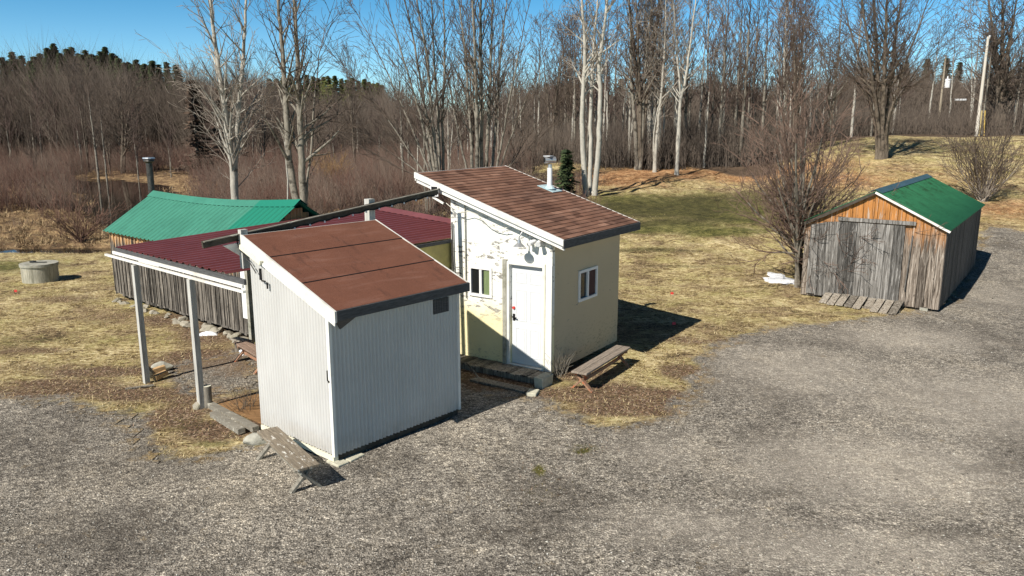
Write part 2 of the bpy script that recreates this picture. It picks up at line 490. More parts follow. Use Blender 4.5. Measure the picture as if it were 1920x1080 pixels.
def brush(name, cols):
    n = NT(name, .95)
    t = n.attr('tone'); f = n.noise(n.co(), .12, 4, .6)
    k = n.math('ADD', n.math('MULTIPLY', t, .5), n.math('MULTIPLY', f, .6))
    n.color(n.ramp(k, [(.25 + .5 * i / (len(cols) - 1), c) for i, c in enumerate(cols)]))
    return n.m
M['thicket'] = brush('swamp_thicket_stems', [(.07, .046, .038), (.145, .078, .06), (.12, .09, .072), (.22, .165, .13)])
M['thicket_grey'] = brush('dark_wood_undergrowth', [(.055, .045, .037), (.1, .08, .066), (.16, .13, .105)])
M['far_wood'] = brush('far_wood_twigs', [(.062, .05, .04), (.095, .076, .062), (.15, .122, .1)])
def needles(name, a, b):
    n = NT(name, .9)
    f = n.noise(n.co(), 2.5, 5, .7); t = n.attr('tone')
    k = n.math('ADD', n.math('MULTIPLY', f, .6), n.math('MULTIPLY', t, .5))
    n.color(n.ramp(k, [(.3, a), (.75, b)]))
    return n.m
M['pine'] = needles('dark_pine_needles', (.022, .034, .015), (.065, .09, .035))
M['pine_light'] = needles('yellow_green_needles', (.07, .085, .025), (.16, .17, .055))
M['cedar_brown'] = needles('bronzed_conifer_needles', (.055, .04, .03), (.12, .08, .058))

# ================================================================== GROUND
def gpoly(pts):
    return [(at_height(a, b).x, at_height(a, b).y) for a, b in pts]
def sdist(x, y, poly):
    """signed distance, positive inside"""
    pl = poly + [poly[0]]
    d = polydist(x, y, pl)
    ins = np.zeros(np.shape(x), bool)
    for (ax, ay), (bx, by) in zip(pl[:-1], pl[1:]):
        c = (ay > y) != (by > y)
        xi = ax + (y - ay) / ((by - ay) if by != ay else 1e-9) * (bx - ax)
        ins ^= c & (x < xi)
    return np.where(ins, d, -d)
GRAVEL = gpoly([(-900, 735), (0, 742), (100, 750), (230, 768), (262, 805), (300, 846), (400, 858), (480, 828), (520, 790), (700, 720), (858, 720),
                (960, 738), (1010, 748), (1060, 772), (1120, 795), (1190, 800), (1262, 776), (1305, 720), (1320, 655), (1390, 628), (1480, 612),
                (1600, 598), (1700, 590), (1775, 560), (1800, 510), (1835, 466), (1850, 461), (2000, 470), (2600, 490), (3600, 700), (3600, 1500), (960, 2500), (-1800, 1500)])
PORCH = gpoly([(310, 690), (478, 650), (492, 725), (430, 738), (395, 738), (335, 735)])
def jit(x, y):
    return (np.sin(x * 5.1 + y * 2.7) + np.sin(y * 6.3 - x * 3.1) + np.sin(x * 11.3 + 1) * np.cos(y * 9.7) + np.sin(x * 2.1 - y * 1.3)) * .25
def gravel_amount(x, y):
    a = sdist(x, y, GRAVEL) + jit(x, y) * .35
    b = sdist(x, y, PORCH) + jit(x, y) * .2
    return np.maximum(a, b)
def blobs(x, y, lst):
    r = np.zeros(np.shape(x))
    for (px, py, rx, ry, amp) in lst:
        c = on_ground(px, py)
        q = ((x - c.x) / rx) ** 2 + ((y - c.y) / ry) ** 2
        r = np.maximum(r, amp * np.exp(-q * 1.2))
    return np.clip(r, 0, 1)
LEAF = [(410, 705, .9, .9, .6), (350, 705, .6, .5, .6), (120, 560, 2.2, 1., .55), (320, 600, 1.6, 1.2, .7), (60, 660, 1.6, .5, .6), (200, 700, 1.8, .5, .85), (120, 720, 1.6, .4, .9), (1290, 640, .8, .8, .6), (1360, 640, 1., .4, .6), (960, 745, .6, .3, .8), (1080, 700, 1., .8, .9), (1170, 770, 1.2, .4, 1), (1010, 905, .5, .7, .5), (1095, 850, .5, .35, .6), (1040, 740, .8, .4, .9), (360, 740, .9, .8, .9), (450, 760, .8, .8, .9), (430, 620, 1.6, 1.8, 1), (380, 680, 1.5, 1.2, 1), (330, 780, .8, .8, .9), (420, 810, .9, .6, 1), (460, 690, .8, 1.2, .9), (150, 735, 2.2, .5, .8), (30, 740, 2., .5, .8), (250, 740, 1.3, .6, .9),
        (1010, 740, 1., .5, .9), (1130, 740, 1.3, .8, 1), (1220, 745, 1., .6, 1), (1280, 700, .7, .7, .9), (930, 720, 1.2, .8, 1), (900, 690, 1.2, 1, 1), (330, 450, 3, 3, .4),
        (1010, 620, 1, 1, .8), (1200, 560, 2, 1.0, .3), (1330, 480, 4., 1.5, .35), (200, 600, 2, 1.5, .45), (90, 690, 1.5, .6, .5), (1440, 560, 1.2, 2, .3), (1600, 590, 1.5, .5, .5)]
GREEN = [(1210, 385, 5, 4, 1.), (1300, 390, 5, 5, 1.), (1390, 400, 4.5, 4, 1.), (1240, 425, 4.5, 2, 1.), (1350, 435, 3, 1.2, 1.), (20, 500, 2.5, 2, .8), (220, 640, 2, 1, .35), (60, 640, 2, 1.2, .45), (370, 800, .6, .35, .9), (400, 835, .5, .2, .8),
         (1010, 885, .14, .28, .8), (1100, 845, .4, .3, .5), (1090, 850, .15, .15, .9), (1000, 925, .3, .3, .35), (1040, 720, .3, .2, .5), (1190, 735, .5, .25, .4), (1500, 600, .8, .3, .3), (470, 840, .2, .1, .9), (1270, 570, .4, .4, .5)]
RUST = [(1160, 333, 4, 4, 1), (1230, 325, 5, 4, 1), (1330, 322, 7, 4, .7), (1450, 325, 7, 4, .8), (1560, 340, 5, 4, .7), (1880, 395, 8, 3, .6), (1700, 330, 6, 8, .4), (150, 430, 8, 3, .7), (60, 430, 8, 3, .7), (230, 400, 8, 4, .7)]
DARKF = [(1230, 395, 6, 3.2, 1), (1370, 375, 5, 3., 1), (1260, 415, 5, 1.2, .9), (1200, 470, 3.4, .5, .8), (1290, 500, 3., .3, .6)]  # dark green field; the narrow streaks nearer paint branch shadows into the grass

LANE = [(1650, 880, 2.6, 1.6, 1), (1850, 760, 3, 2.5, .9), (1500, 700, 2.5, 2.5, .8), (1700, 640, 2.5, 1.5, .8), (1300, 1000, 1.8, .8, .7), (1600, 1040, 2, .7, 1), (1900, 560, 3, 2.5, .6), (1250, 850, 1.2, 1, .6), (700, 1000, 1.5, .5, .3)]
DIRTY = [(250, 880, 2.5, 1.2, .7), (150, 1000, 2., 1, .8), (450, 940, 1.2, .7, .6), (1000, 930, 1.0, .8, .8), (950, 1000, 1.4, .5, .7), (1180, 940, 1.5, .4, .5), (1430, 930, .9, .25, .8), (1780, 1000, .9, .3, .9), (1880, 880, .8, .3, .7), (740, 870, 1.2, .3, .5), (60, 830, 2, .6, .5), (1700, 790, 1.2, .25, .5), (960, 860, .8, .6, .6), (1840, 640, 2, .3, .4)]
def grow_axis(a, b, st, lo, hi):
    c = list(np.arange(a, b, st)); s_ = st; v = c[-1]
    while v < hi:
        s_ *= 1.09; v += s_; c.append(v)
    s_ = st; v = a; p = []
    while v > lo:
        s_ *= 1.13; v -= s_; p.append(v)
    return np.array(p[::-1] + c)
gx = grow_axis(-24, 26, .17, -900, 900)
gy = grow_axis(4.5, 44, .17, -60, 1100)
X, Y = np.meshgrid(gx, gy)
Z = gz(X, Y)
nx, ny = len(gx), len(gy)
Vg = np.stack([X, Y, Z], -1).reshape(-1, 3)
ii = (np.arange(ny - 1)[:, None] * nx + np.arange(nx - 1)[None]).ravel()
Fg = np.stack([ii, ii + 1, ii + nx + 1, ii + nx], -1)
def put_attrs(me, x, y):
    ga = np.clip(gravel_amount(x, y) * 1.0 + .5, 0, 1)
    at = {'gravel': ga, 'lane': blobs(x, y, LANE), 'dirty': blobs(x, y, DIRTY), 'leaf': blobs(x, y, LEAF), 'green': blobs(x, y, GREEN), 'rust': blobs(x, y, RUST), 'darkf': blobs(x, y, DARKF)}
    R = sstep(-9, -1, x)
    at['marsh'] = (1 - sstep(-9, 0, x - (y - 33) * .05)) * sstep(31.5, 33.5, y + jit(x * .5, y * .5))
    edge = 50 + 3 * np.sin(x * .3) + 2 * np.sin(x * .71)
    hill = sstep(.31, .37, x / np.maximum(y, 1))
    at['woods'] = (1 - hill) * sstep(0, 4, y - edge) * sstep(-6, 2, x) + hill * sstep(62, 66, y)
    at['water'] = np.exp(-(polydist(x, y, CREEK) / 3.2) ** 2)
    for k, v in at.items():
        a = me.attributes.new(k, 'FLOAT', 'POINT'); a.data.foreach_set('value', np.asarray(v, np.float32).ravel())
def gravel_color(n, v):
    f1 = n.noise(v, 34, 3, .75); vo = n.voro(v, 58, out='Color'); f2 = n.noise(v, 2.2, 7, .7); f3 = n.noise(n.co((1, .55, 1), rot=(0, 0, .35)), .42, 6, .68)
    c = n.ramp(n.sep(vo)[0], [(0., (.08, .071, .061)), (.3, (.205, .186, .163)), (.75, (.325, .297, .26)), (1., (.6, .555, .49))])
    c = n.mix(n.ramp(f1, [(.36, .7), (.5, 0.)]), c, (.06, .052, .043))
    big = n.ramp(f2, [(.3, (.62, .61, .6)), (.5, (1, 1, 1)), (.72, (1.22, 1.2, 1.16))])
    c = n.mix(1., c, big, 'MULTIPLY')
    c = n.mix(1., c, n.ramp(f3, [(.36, (.62, .61, .6)), (.5, (.95, .95, .94)), (.66, (1.3, 1.28, 1.22))]), 'MULTIPLY')
    blot = n.noise(v, .9, 8, .75)
    c = n.mix(n.ramp(blot, [(.55, 0.), (.68, .6)]), c, (.075, .064, .052))
    bl2 = n.noise(n.co((1, 1.7, 1), loc=(5, 2, 0)), 4.5, 7, .78)
    c = n.mix(n.ramp(bl2, [(.6, 0.), (.68, .7)]), c, (.05, .042, .034))
    md = n.noise(n.co((1, 1.5, 1)), 9, 6, .85)
    c = n.mix(1., c, n.ramp(md, [(.41, (.42, .41, .39)), (.47, (.86, .85, .84)), (.53, (1.18, 1.17, 1.15)), (.6, (1.6, 1.58, 1.52))]), 'MULTIPLY')
    w3 = n.math('MULTIPLY', n.math('SUBTRACT', n.noise(v, 2.6, 7, .78), .5), .9)
    c = n.mix(n.math('MULTIPLY', n.ramp(n.math('ADD', n.attr('lane'), w3), [(.2, 0.), (.8, 1.)]), .32), c, (.58, .52, .44))
    c = n.mix(n.math('MULTIPLY', n.ramp(n.math('ADD', n.attr('dirty'), w3), [(.3, 0.), (.75, 1.)]), .42), c, (.075, .064, .052))
    return c, f1
def ground_mat():
    n = NT('ground_cover', .95); v = n.co()
    big = n.noise(v, .28, 5, .6); mid = n.noise(v, 1.6, 7, .75); fine = n.noise(n.co((1, 1.6, 1)), 16, 6, .85); f4 = n.noise(v, 38, 3, .7)
    clump = n.noise(n.co((1, 1.8, 1)), 5.5, 5, .75, .6)
    k = n.math('ADD', n.math('MULTIPLY', mid, .3), n.math('ADD', n.math('MULTIPLY', fine, .35), n.math('MULTIPLY', clump, .35)))
    k = n.math('ADD', n.math('MULTIPLY', n.math('SUBTRACT', k, .5), 1.75), .49)
    straw = n.ramp(k, [(.38, (.07, .047, .02)), (.45, (.3, .22, .09)), (.51, (.62, .5, .25)), (.6, (.92, .81, .53))])
    tint = n.noise(v, .8, 6, .7)
    green1 = n.ramp(k, [(.38, (.06, .06, .012)), (.5, (.27, .24, .06)), (.62, (.48, .42, .15))])
    c = n.mix(n.ramp(tint, [(.46, 0.), (.6, .6)]), straw, green1)
    brown = n.ramp(k, [(.38, (.04, .028, .017)), (.5, (.2, .135, .075)), (.62, (.46, .33, .2))])
    pb = n.noise(n.co(loc=(9, 4, 0)), .55, 6, .72)
    c = n.mix(n.ramp(pb, [(.48, 0.), (.6, .85)]), c, brown)
    pb2 = n.noise(n.co((1, 1.5, 1), loc=(1, 7, 0)), 2.1, 6, .75)
    c = n.mix(n.ramp(pb2, [(.54, 0.), (.64, .8)]), c, brown)
    pw = n.noise(n.co(loc=(2, 14, 0)), .7, 6, .7)
    c = n.mix(n.ramp(pw, [(.62, 0.), (.7, .4)]), c, (.62, .52, .36))
    rust = n.ramp(k, [(.38, (.13, .05, .02)), (.5, (.4, .2, .09)), (.62, (.66, .44, .24))])
    def masked(attr, lo, hi, w=.6):
        s_ = n.math('ADD', n.attr(attr), n.math('MULTIPLY', n.math('SUBTRACT', n.noise(v, 3.2, 6, .75), .5), w))
        return n.ramp(s_, [(lo, 0.), (hi, 1.)])
    c = n.mix(n.math('MULTIPLY', masked('rust', .2, .7, 1.3), .9), c, rust)
    gr = n.ramp(k, [(.38, (.02, .03, .006)), (.5, (.085, .09, .018)), (.62, (.24, .22, .06))])
    c = n.mix(n.math('MULTIPLY', masked('green', .3, .75, 1.3), .85), c, gr)
    df = n.ramp(k, [(.34, (.018, .018, .008)), (.52, (.06, .055, .02)), (.68, (.15, .12, .045))])
    c = n.mix(n.math('MULTIPLY', masked('darkf', .25, .75, .9), .75), c, df)
    lf = n.ramp(n.sep(n.voro(v, 30, out='Color'))[0], [(0, (.04, .026, .018)), (.5, (.12, .072, .045)), (.85, (.24, .15, .1)), (1, (.42, .32, .24))])
    c = n.mix(n.math('MULTIPLY', masked('leaf', .3, .6, .8), .9), c, lf)
    ma = n.ramp(n.math('ADD', n.math('MULTIPLY', mid, .6), n.math('MULTIPLY', n.noise(v, 4, 6, .75), .4)), [(.36, (.035, .025, .017)), (.48, (.16, .1, .055)), (.58, (.36, .25, .13)), (.7, (.5, .38, .21))])
    c = n.mix(masked('marsh', .3, .7), c, ma)
    wd = n.ramp(k, [(.34, (.04, .028, .02)), (.52, (.11, .075, .05)), (.68, (.24, .16, .1))])
    c = n.mix(masked('woods', .3, .7), c, wd)
    c = n.mix(n.ramp(n.attr('water'), [(.35, 0.), (.6, .9)]), c, (.03, .022, .014))
    gc, _ = gravel_color(n, v)
    c = n.mix(masked('gravel', .3, .6, 1.3), c, gc)
    n.color(c)
    n.bump(n.math('ADD', n.math('MULTIPLY', fine, .7), n.math('MULTIPLY', f4, .3)), .9, .05)
    return n.m
me = raw_mesh('ground', Vg, Fg, True)
put_attrs(me, X, Y)
M['ground'] = ground_mat()
tag(link('ground', me, M['ground']), kind='structure')

def gravel_mat():
    n = NT('packed_gravel', .95); v = n.co()
    c, f1 = gravel_color(n, v)
    def masked(attr, lo, hi, w=.6):
        s_ = n.math('ADD', n.attr(attr), n.math('MULTIPLY', n.math('SUBTRACT', n.noise(v, 4.2, 6, .8), .5), w))
        return n.ramp(s_, [(lo, 0.), (hi, 1.)])
    fine = n.noise(v, 22, 6, .8)
    lf = n.ramp(fine, [(.35, (.04, .028, .018)), (.5, (.14, .09, .055)), (.65, (.38, .27, .17))])
    c = n.mix(n.math('MULTIPLY', masked('leaf', .5, .8, 1.), .75), c, lf)
    gr = n.ramp(fine, [(.35, (.02, .022, .006)), (.5, (.08, .075, .012)), (.65, (.2, .18, .04))])
    c = n.mix(n.math('MULTIPLY', masked('green', .3, .6, .9), .9), c, gr)
    edge = n.math('ADD', n.attr('gravel'), n.math('MULTIPLY', n.math('SUBTRACT', n.noise(v, 3.0, 7, .8), .5), 1.7))
    grs = n.ramp(n.math('ADD', n.math('MULTIPLY', fine, .6), n.math('MULTIPLY', n.noise(v, 1.6, 5, .7), .4)), [(.4, (.07, .05, .026)), (.5, (.24, .17, .085)), (.6, (.52, .4, .22))])
    c = n.mix(n.ramp(edge, [(.5, .95), (.85, 0.)]), c, grs)
    n.color(c)
    h = n.math('ADD', n.voro(v, 42), n.math('MULTIPLY', f1, .8))
    n.bump(h, .8, .018)
    return n.m
# the yard of packed gravel: its own finer sheet just above the ground
ax = np.arange(-22, 30, .14); ay = np.arange(3.5, 34, .14)
AX, AY = np.meshgrid(ax, ay)
ga = gravel_amount(AX, AY)
keep = (ga + .18 * np.sin(AX * 17.3 + AY * 5.1) * np.sin(AY * 19.1 - AX * 3.3) + NPR.uniform(-.08, .08, AX.shape)) > 0
AZ = gz(AX, AY) + .006 + np.clip(ga, 0, .5) * .02 + .004 * np.sin(AX * 3.1) * np.cos(AY * 2.7)
fi = (np.arange(len(ay) - 1)[:, None] * len(ax) + np.arange(len(ax) - 1)[None])
ok = (keep[:-1, :-1] & keep[1:, :-1] & keep[:-1, 1:] & keep[1:, 1:]).ravel()
fi = fi.ravel()[ok]
Fa = np.stack([fi, fi + 1, fi + len(ax) + 1, fi + len(ax)], -1)
used = np.unique(Fa); remap = np.full(AX.size, -1); remap[used] = np.arange(len(used))
Va = np.stack([AX, AY, AZ], -1).reshape(-1, 3)[used]
me = raw_mesh('gravel_yard', Va, remap[Fa], True)
put_attrs(me, Va[:, 0], Va[:, 1])
M['gravel'] = gravel_mat()
tag(link('gravel_yard', me, M['gravel']), kind='structure')

# water of the creek and the ditch (flat sheets in their channels)
def water_mat():
    n = NT('dark_water', .04); n.color((.02, .016, .012)).set(Specular_IOR_Level=.6)
    n.bump(n.noise(n.co(), 3, 3, .5), .05, .02); return n.m
M['water'] = water_mat()
def ribbon(name, pl, w, z, m):
    V = []; F = []
    for i, (x, y) in enumerate(pl):
        a = Vector(pl[max(i - 1, 0)]); b = Vector(pl[min(i + 1, len(pl) - 1)]); d = (b - a).normalized()
        V += [(x - d.y * w, y + d.x * w, z), (x + d.y * w, y - d.x * w, z)]
        if i: F.append([2 * i - 2, 2 * i - 1, 2 * i + 1, 2 * i])
    return tag(link(name, raw_mesh(name, V, F), m), kind='structure')
ribbon('creek_water', CREEK, 5.0, -.42, M['water'])
ribbon('ditch_water', DITCH, 1.4, -.24, M['water'])

# road on the rise at the right
rp = [(x, 64.5 + (x - 30) * .06) for x in np.arange(41, 140, 3)]
V = []; F = []
for i, (x, y) in enumerate(rp):
    z = max(gz1(x, y - 2.4), gz1(x, y), gz1(x, y + 2.4)) + .12
    V += [(x, y + 2.4, z), (x, y - 2.4, z), (x, y - 2.4, z - .5)]
    if i: F += [[3 * i - 3, 3 * i - 2, 3 * i + 1, 3 * i], [3 * i - 2, 3 * i - 1, 3 * i + 2, 3 * i + 1]]
tag(link('road', raw_mesh('road', V, F), M['asphalt']), kind='structure')

# snow patch beside the barn and crumbs under the porch
def patch(name, px, py, rx, ry, m, seed, h=.05, label=None):
    r = random.Random(seed); c = on_ground(px, py); V = [(0, 0, h)]; n = 26; F = []
    for ring, (k, hh) in enumerate(((.45, h * .9), (.8, h * .6), (1., -.02))):
        for i in range(n):
            a = 2 * pi * i / n; q = k * (1 + .25 * sin(3 * a + seed) + .14 * sin(7 * a + seed * 2) + r.uniform(-.12, .12))
            V.append((cos(a) * rx * q, sin(a) * ry * q, hh + gz1(c.x + cos(a) * rx * q, c.y + sin(a) * ry * q) - c.z + r.uniform(0, .008)))
    for i in range(n):
        j = (i + 1) % n
        F.append([0, 1 + i, 1 + j]); F.append([1 + i, 1 + n + i, 1 + n + j, 1 + j]); F.append([1 + n + i, 1 + 2 * n + i, 1 + 2 * n + j, 1 + n + j])
    return link(name, raw_mesh(name, V, F, True), m, None, c)
tag(patch('snow_patch', 1463, 526, .55, 1.1, M['snow'], 4, .03), 'flat patch of old white snow at the foot of the bushy tree by the barn', 'snow patch')
tag(patch('snow_patch', 468, 664, .3, .22, M['snow'], 7, .06), 'small lump of snow under the reddish bench behind the white shed', 'snow patch')
tag(patch('snow_patch', 391, 628, .22, .16, M['snow'], 9, .07), 'tiny snow remnant by the stones under the cabin wall', 'snow patch')

# ================================================================== WALL HELPERS (local frame: s along x, t along y)
def wall_t(mb, s0, s1, t0, t1, z0, top, holes=(), tone=.5):
    """wall in the plane s=const, top(t) gives the height"""
    ts = sorted({t0, t1, *[h[0] for h in holes], *[h[1] for h in holes]})
    ts = [t for t in ts if t0 <= t <= t1]
    for a, b in zip(ts[:-1], ts[1:]):
        spans = [(z0, None)]
        for h in holes:
            if h[0] <= a + 1e-6 and b <= h[1] + 1e-6:
                spans = [(z0, h[2]), (h[3], None)]
        for lo, hi in spans:
            za, zb = (top(a), top(b)) if hi is None else (hi, hi)
            if za - lo > 1e-4:
                mb.hexa([(s0, a, lo), (s1, a, lo), (s1, b, lo), (s0, b, lo), (s0, a, za), (s1, a, za), (s1, b, zb), (s0, b, zb)], tone)
def wall_s(mb, t0, t1, s0, s1, z0, z1, holes=(), tone=.5):
    """wall in the plane t=const"""
    ss = sorted({s0, s1, *[h[0] for h in holes], *[h[1] for h in holes]})
    for a, b in zip(ss[:-1], ss[1:]):
        spans = [(z0, z1)]
        for h in holes:
            if h[0] <= a + 1e-6 and b <= h[1] + 1e-6:
                spans = [(z0, h[2]), (h[3], z1)]
        for lo, hi in spans:
            if hi - lo > 1e-4:
                mb.box((a, t0, lo), (b, t1, hi), tone)
def corrugated(name, parent, m, axis, c0, a0, a1, z0, top, out, pitch=.072, amp=.0165):
    """vertical corrugation. axis 's': runs along s at t=c0; axis 't': runs along t at s=c0"""
    n = int((a1 - a0) / pitch * 6)
    V = []; F = []
    for i in range(n + 1):
        a = a0 + (a1 - a0) * i / n
        o = c0 + out * (.02 + amp * sin(2 * pi * a / pitch))
        for z in (z0 + .004 * sin(a * 40), (z0 + top(a)) / 2, top(a)):
            V.append((a, o, z) if axis == 's' else (o, a, z))
        if i:
            for j in (0, 1):
                q = [3 * i - 3 + j, 3 * i + j, 3 * i + 1 + j, 3 * i - 2 + j]
                F.append(q if (axis == 's') == (out < 0) else q[::-1])
    return link(name, raw_mesh(name, V, F, True), m, parent)
def ribbed(name, parent, m, s0, s1, t0, t1, zf, pitch=.229, rib=.02, rw=.05, step=None, along='s'):
    """ribbed steel sheet; ribs run along s (up the slope), profile across t. zf(s,t)"""
    n = int(round((t1 - t0) / pitch)); pr = []
    for i in range(n):
        b = t0 + (t1 - t0) * i / n; w = (t1 - t0) / n
        pr += [(b, 0), (b + w * .5 - rw, 0), (b + w * .5 - rw * .5, rib), (b + w * .5 + rw * .5, rib), (b + w * .5 + rw, 0)]
    pr.append((t1, 0))
    ss = np.linspace(s0, s1, step or 2)
    V = []; F = []; k = len(pr)
    for i, s in enumerate(ss):
        for t, h in pr:
            V.append((s, t, zf(s, t) + h))
    for i in range(len(ss) - 1):
        for j in range(k - 1):
            F.append([i * k + j, (i + 1) * k + j, (i + 1) * k + j + 1, i * k + j + 1])
    me = raw_mesh(name, V, F)
    o = link(name, me, m, parent)
    so = o.modifiers.new('sheet', 'SOLIDIFY'); so.thickness = .006; so.offset = -1
    return o
def boards_s(mb, t0, t1, s0, s1, z0, top, w, seed, gap=.008, jz=.03):
    """vertical boards on a wall t=const"""
    r = random.Random(seed); s = s0
    while s < s1 - .02:
        ww = min(w * r.uniform(.75, 1.3), s1 - s); e = r.uniform(0, .012)
        a, b = s + gap / 2, s + ww - gap / 2; lo = z0 - r.uniform(0, jz)
        k = r.random()
        mb.hexa([(a, t0 - e, lo), (b, t0 - e, lo), (b, t1, lo), (a, t1, lo), (a, t0 - e, top(a)), (b, t0 - e, top(b)), (b, t1, top(b)), (a, t1, top(a))], k)
        s += ww
def boards_t(mb, s0, s1, t0, t1, z0, top, w, seed, gap=.008, jz=.03, breaks=()):
    r = random.Random(seed); t = t0
    while t < t1 - .02:
        ww = min(w * r.uniform(.75, 1.3), t1 - t)
        for bk in breaks:
            if t < bk < t + ww: ww = bk - t
        e = r.uniform(0, .012)
        a, b = t + gap / 2, t + ww - gap / 2; lo = z0 - r.uniform(0, jz)
        if b > a:
            k = r.random()
            zs = [(a, b)]
            for br in breaks: pass
            mb.hexa([(s0 - e, a, lo), (s1, a, lo), (s1, b, lo), (s0 - e, b, lo), (s0 - e, a, top(a)), (s1, a, top(a)), (s1, b, top(b)), (s0 - e, b, top(b))], k)
        t += ww

# ================================================================== WHITE SHED
WO, WA = (-2.659, 10.97, 0), .860
shed = thing('metal_shed', 'small white corrugated metal shed with sloping brown roof in the foreground', 'shed', WO, WA)
wz = lambda t: 2.398 + (t + .2) * .3715
wt = lambda t: wz(t) - .125
SW, SD = 2.615, 1.982
mb = MB()
wall_t(mb, .02, .06, .02, SD - .02, .12, wt); wall_t(mb, SW - .06, SW - .02, .02, SD - .02, .12, wt)
wall_s(mb, .02, .06, .06, SW - .06, .12, wt(.02)); wall_s(mb, SD - .06, SD - .02, .06, SW - .06, .12, wt(SD - .06))
mb.build('wall_frame', M['trim_cream'], shed)
corrugated('wall', shed, M['corrugated'], 't', 0, 0, SD, .13, wt, -1)
corrugated('wall', shed, M['corrugated'], 's', 0, 0, SW, .12, lambda s: wt(0), -1)
corrugated('wall', shed, M['corrugated'], 't', SW, 0, SD, .13, wt, 1)
corrugated('wall', shed, M['corrugated'], 's', SD, 0, SW, .13, lambda s: wt(SD), 1)
mb = MB().box((-.04, -.04, .11), (.012, -.034, wt(0) - .01)).box((-.04, -.034, .11), (-.034, .03, wt(0)))
mb.build('corner_trim', M['white_paint'], shed)
mb = MB().box((SW - .012, -.04, .11), (SW + .04, -.034, wt(0) - .01)); mb.build('corner_trim', M['white_paint'], shed)
# roof: three lapped sheets of roll roofing on a deck
def slab(mb, s0, s1, t0, t1, lift0, lift1, th, tone=.5):
    mb.hexa([(s0, t0, wz(t0) + lift0 - th), (s1, t0, wz(t0) + lift0 - th), (s1, t1, wz(t1) + lift1 - th), (s0, t1, wz(t1) + lift1 - th),
             (s0, t0, wz(t0) + lift0), (s1, t0, wz(t0) + lift0), (s1, t1, wz(t1) + lift1), (s0, t1, wz(t1) + lift1)], tone)
mb = MB(); slab(mb, -.015, SW + .06, -.19, SD + .155, -.014, -.014, .045); mb.build('roof_deck', M['dark_wood'], shed)
roof = MB(); seam = MB()
cuts = [-.2, .60, 1.42, SD + .167]
for i in range(3):
    slab(roof, -.02, SW + .068, cuts[i], cuts[i + 1] + (.05 if i < 2 else 0), .006 if i else 0, -.004 if i < 2 else 0, .011)
    if i:
        slab(seam, -.02, SW + .068, cuts[i] - .012, cuts[i] - .001, .006, .006, .012)
ro = roof.build('roof', M['roll_roof'], shed)
seam.build('roof_seam', M['black_metal'], ro)
mb = MB()
mb.hexa([(-.055, -.225, wz(-.225) - .165), (-.021, -.225, wz(-.225) - .165), (-.021, SD + .18, wz(SD + .18) - .165), (-.055, SD + .18, wz(SD + .18) - .165),
         (-.055, -.225, wz(-.225) + .004), (-.021, -.225, wz(-.225) + .004), (-.021, SD + .18, wz(SD + .18) + .004), (-.055, SD + .18, wz(SD + .18) + .004)])
mb.build('fascia_board', M['white_paint'], shed)
mb = MB().hexa([(-.075, -.24, wz(-.24) - .2), (-.056, -.24, wz(-.24) - .2), (-.056, SD + .18, wz(SD + .18) - .2), (-.075, SD + .18, wz(SD + .18) - .2),
         (-.075, -.24, wz(-.24) - .15), (-.056, -.24, wz(-.24) - .15), (-.056, SD + .18, wz(SD + .18) - .15), (-.075, SD + .18, wz(SD + .18) - .15)])
mb.build('trim_strip', M['white_paint'], shed)
mb = MB()
s = SW + .069
mb.hexa([(s, -.2, wz(-.2) - .1), (s + .03, -.2, wz(-.2) - .1), (s + .03, SD + .18, wz(SD + .18) - .1), (s, SD + .18, wz(SD + .18) - .1),
         (s, -.2, wz(-.2) + .004), (s + .03, -.2, wz(-.2) + .004), (s + .03, SD + .18, wz(SD + .18) + .004), (s, SD + .18, wz(SD + .18) + .004)])
mb.build('fascia_board', M['white_paint'], shed)
mb = MB().box((-.02, -.232, wz(-.2) - .15), (SW + .1, -.203, wz(-.2) - .004)); mb.build('eave_board', M['grey_board'], shed)
MB().box((0, SD + .17, wz(SD + .17) - .12), (SW + .06, SD + .19, wz(SD + .17) - .0)).build('fascia_board', M['white_paint'], shed)
mb = MB().add([(.06, -.2, 2.24), (.34, -.2, 2.24), (.16, -.05, 2.06), (.06, -.03, 2.24), (.34, -.03, 2.24), (.16, -.03, 2.06)], [[0, 1, 2], [5, 4, 3], [0, 2, 5, 3], [1, 4, 5, 2], [0, 3, 4, 1]])
mb.build('eave_gusset', M['grey_board'], shed)
mb = MB().box((2.05, -.04, 1.93), (2.4, -.028, 2.18))
for i in range(6): mb.box((2.06 + i * .057, -.047, 1.94), (2.085 + i * .057, -.041, 2.17))
mb.build('vent_louvre', M['grey_board'], shed)
mb = MB().box((-.05, .03, 1.3), (-.034, .05, 1.46)).box((-.034, .03, 1.31), (-.024, .05, 1.33)).box((-.034, .03, 1.43), (-.024, .05, 1.45)).box((-.05, .0, 1.28), (-.034, .03, 1.31))
mb.build('door_handle', M['black_metal'], shed)
MB().box((-.035, .0, .03), (.05, SD, .11)).build('sill_beam', M['trim_cream'], shed)
MB().box((.07, .0, .02), (SW, .09, .11)).build('sill_beam', M['dark_wood'], shed)
# things left leaning on the high corner of the left wall
mb = MB().box((-.085, 1.6, 2.62), (-.06, 1.64, 2.80)).box((-.08, 1.5, 2.6), (-.06, 1.6, 2.62)).box((-.08, 1.44, 2.5), (-.06, 1.46, 2.6)); mb.build('bracket', M['black_metal'], shed)
MB().bar((-.09, 1.55, 2.9), (-.09, 2.12, 3.1), .05, .07).build('timber_block', M['trim_cream'], shed)
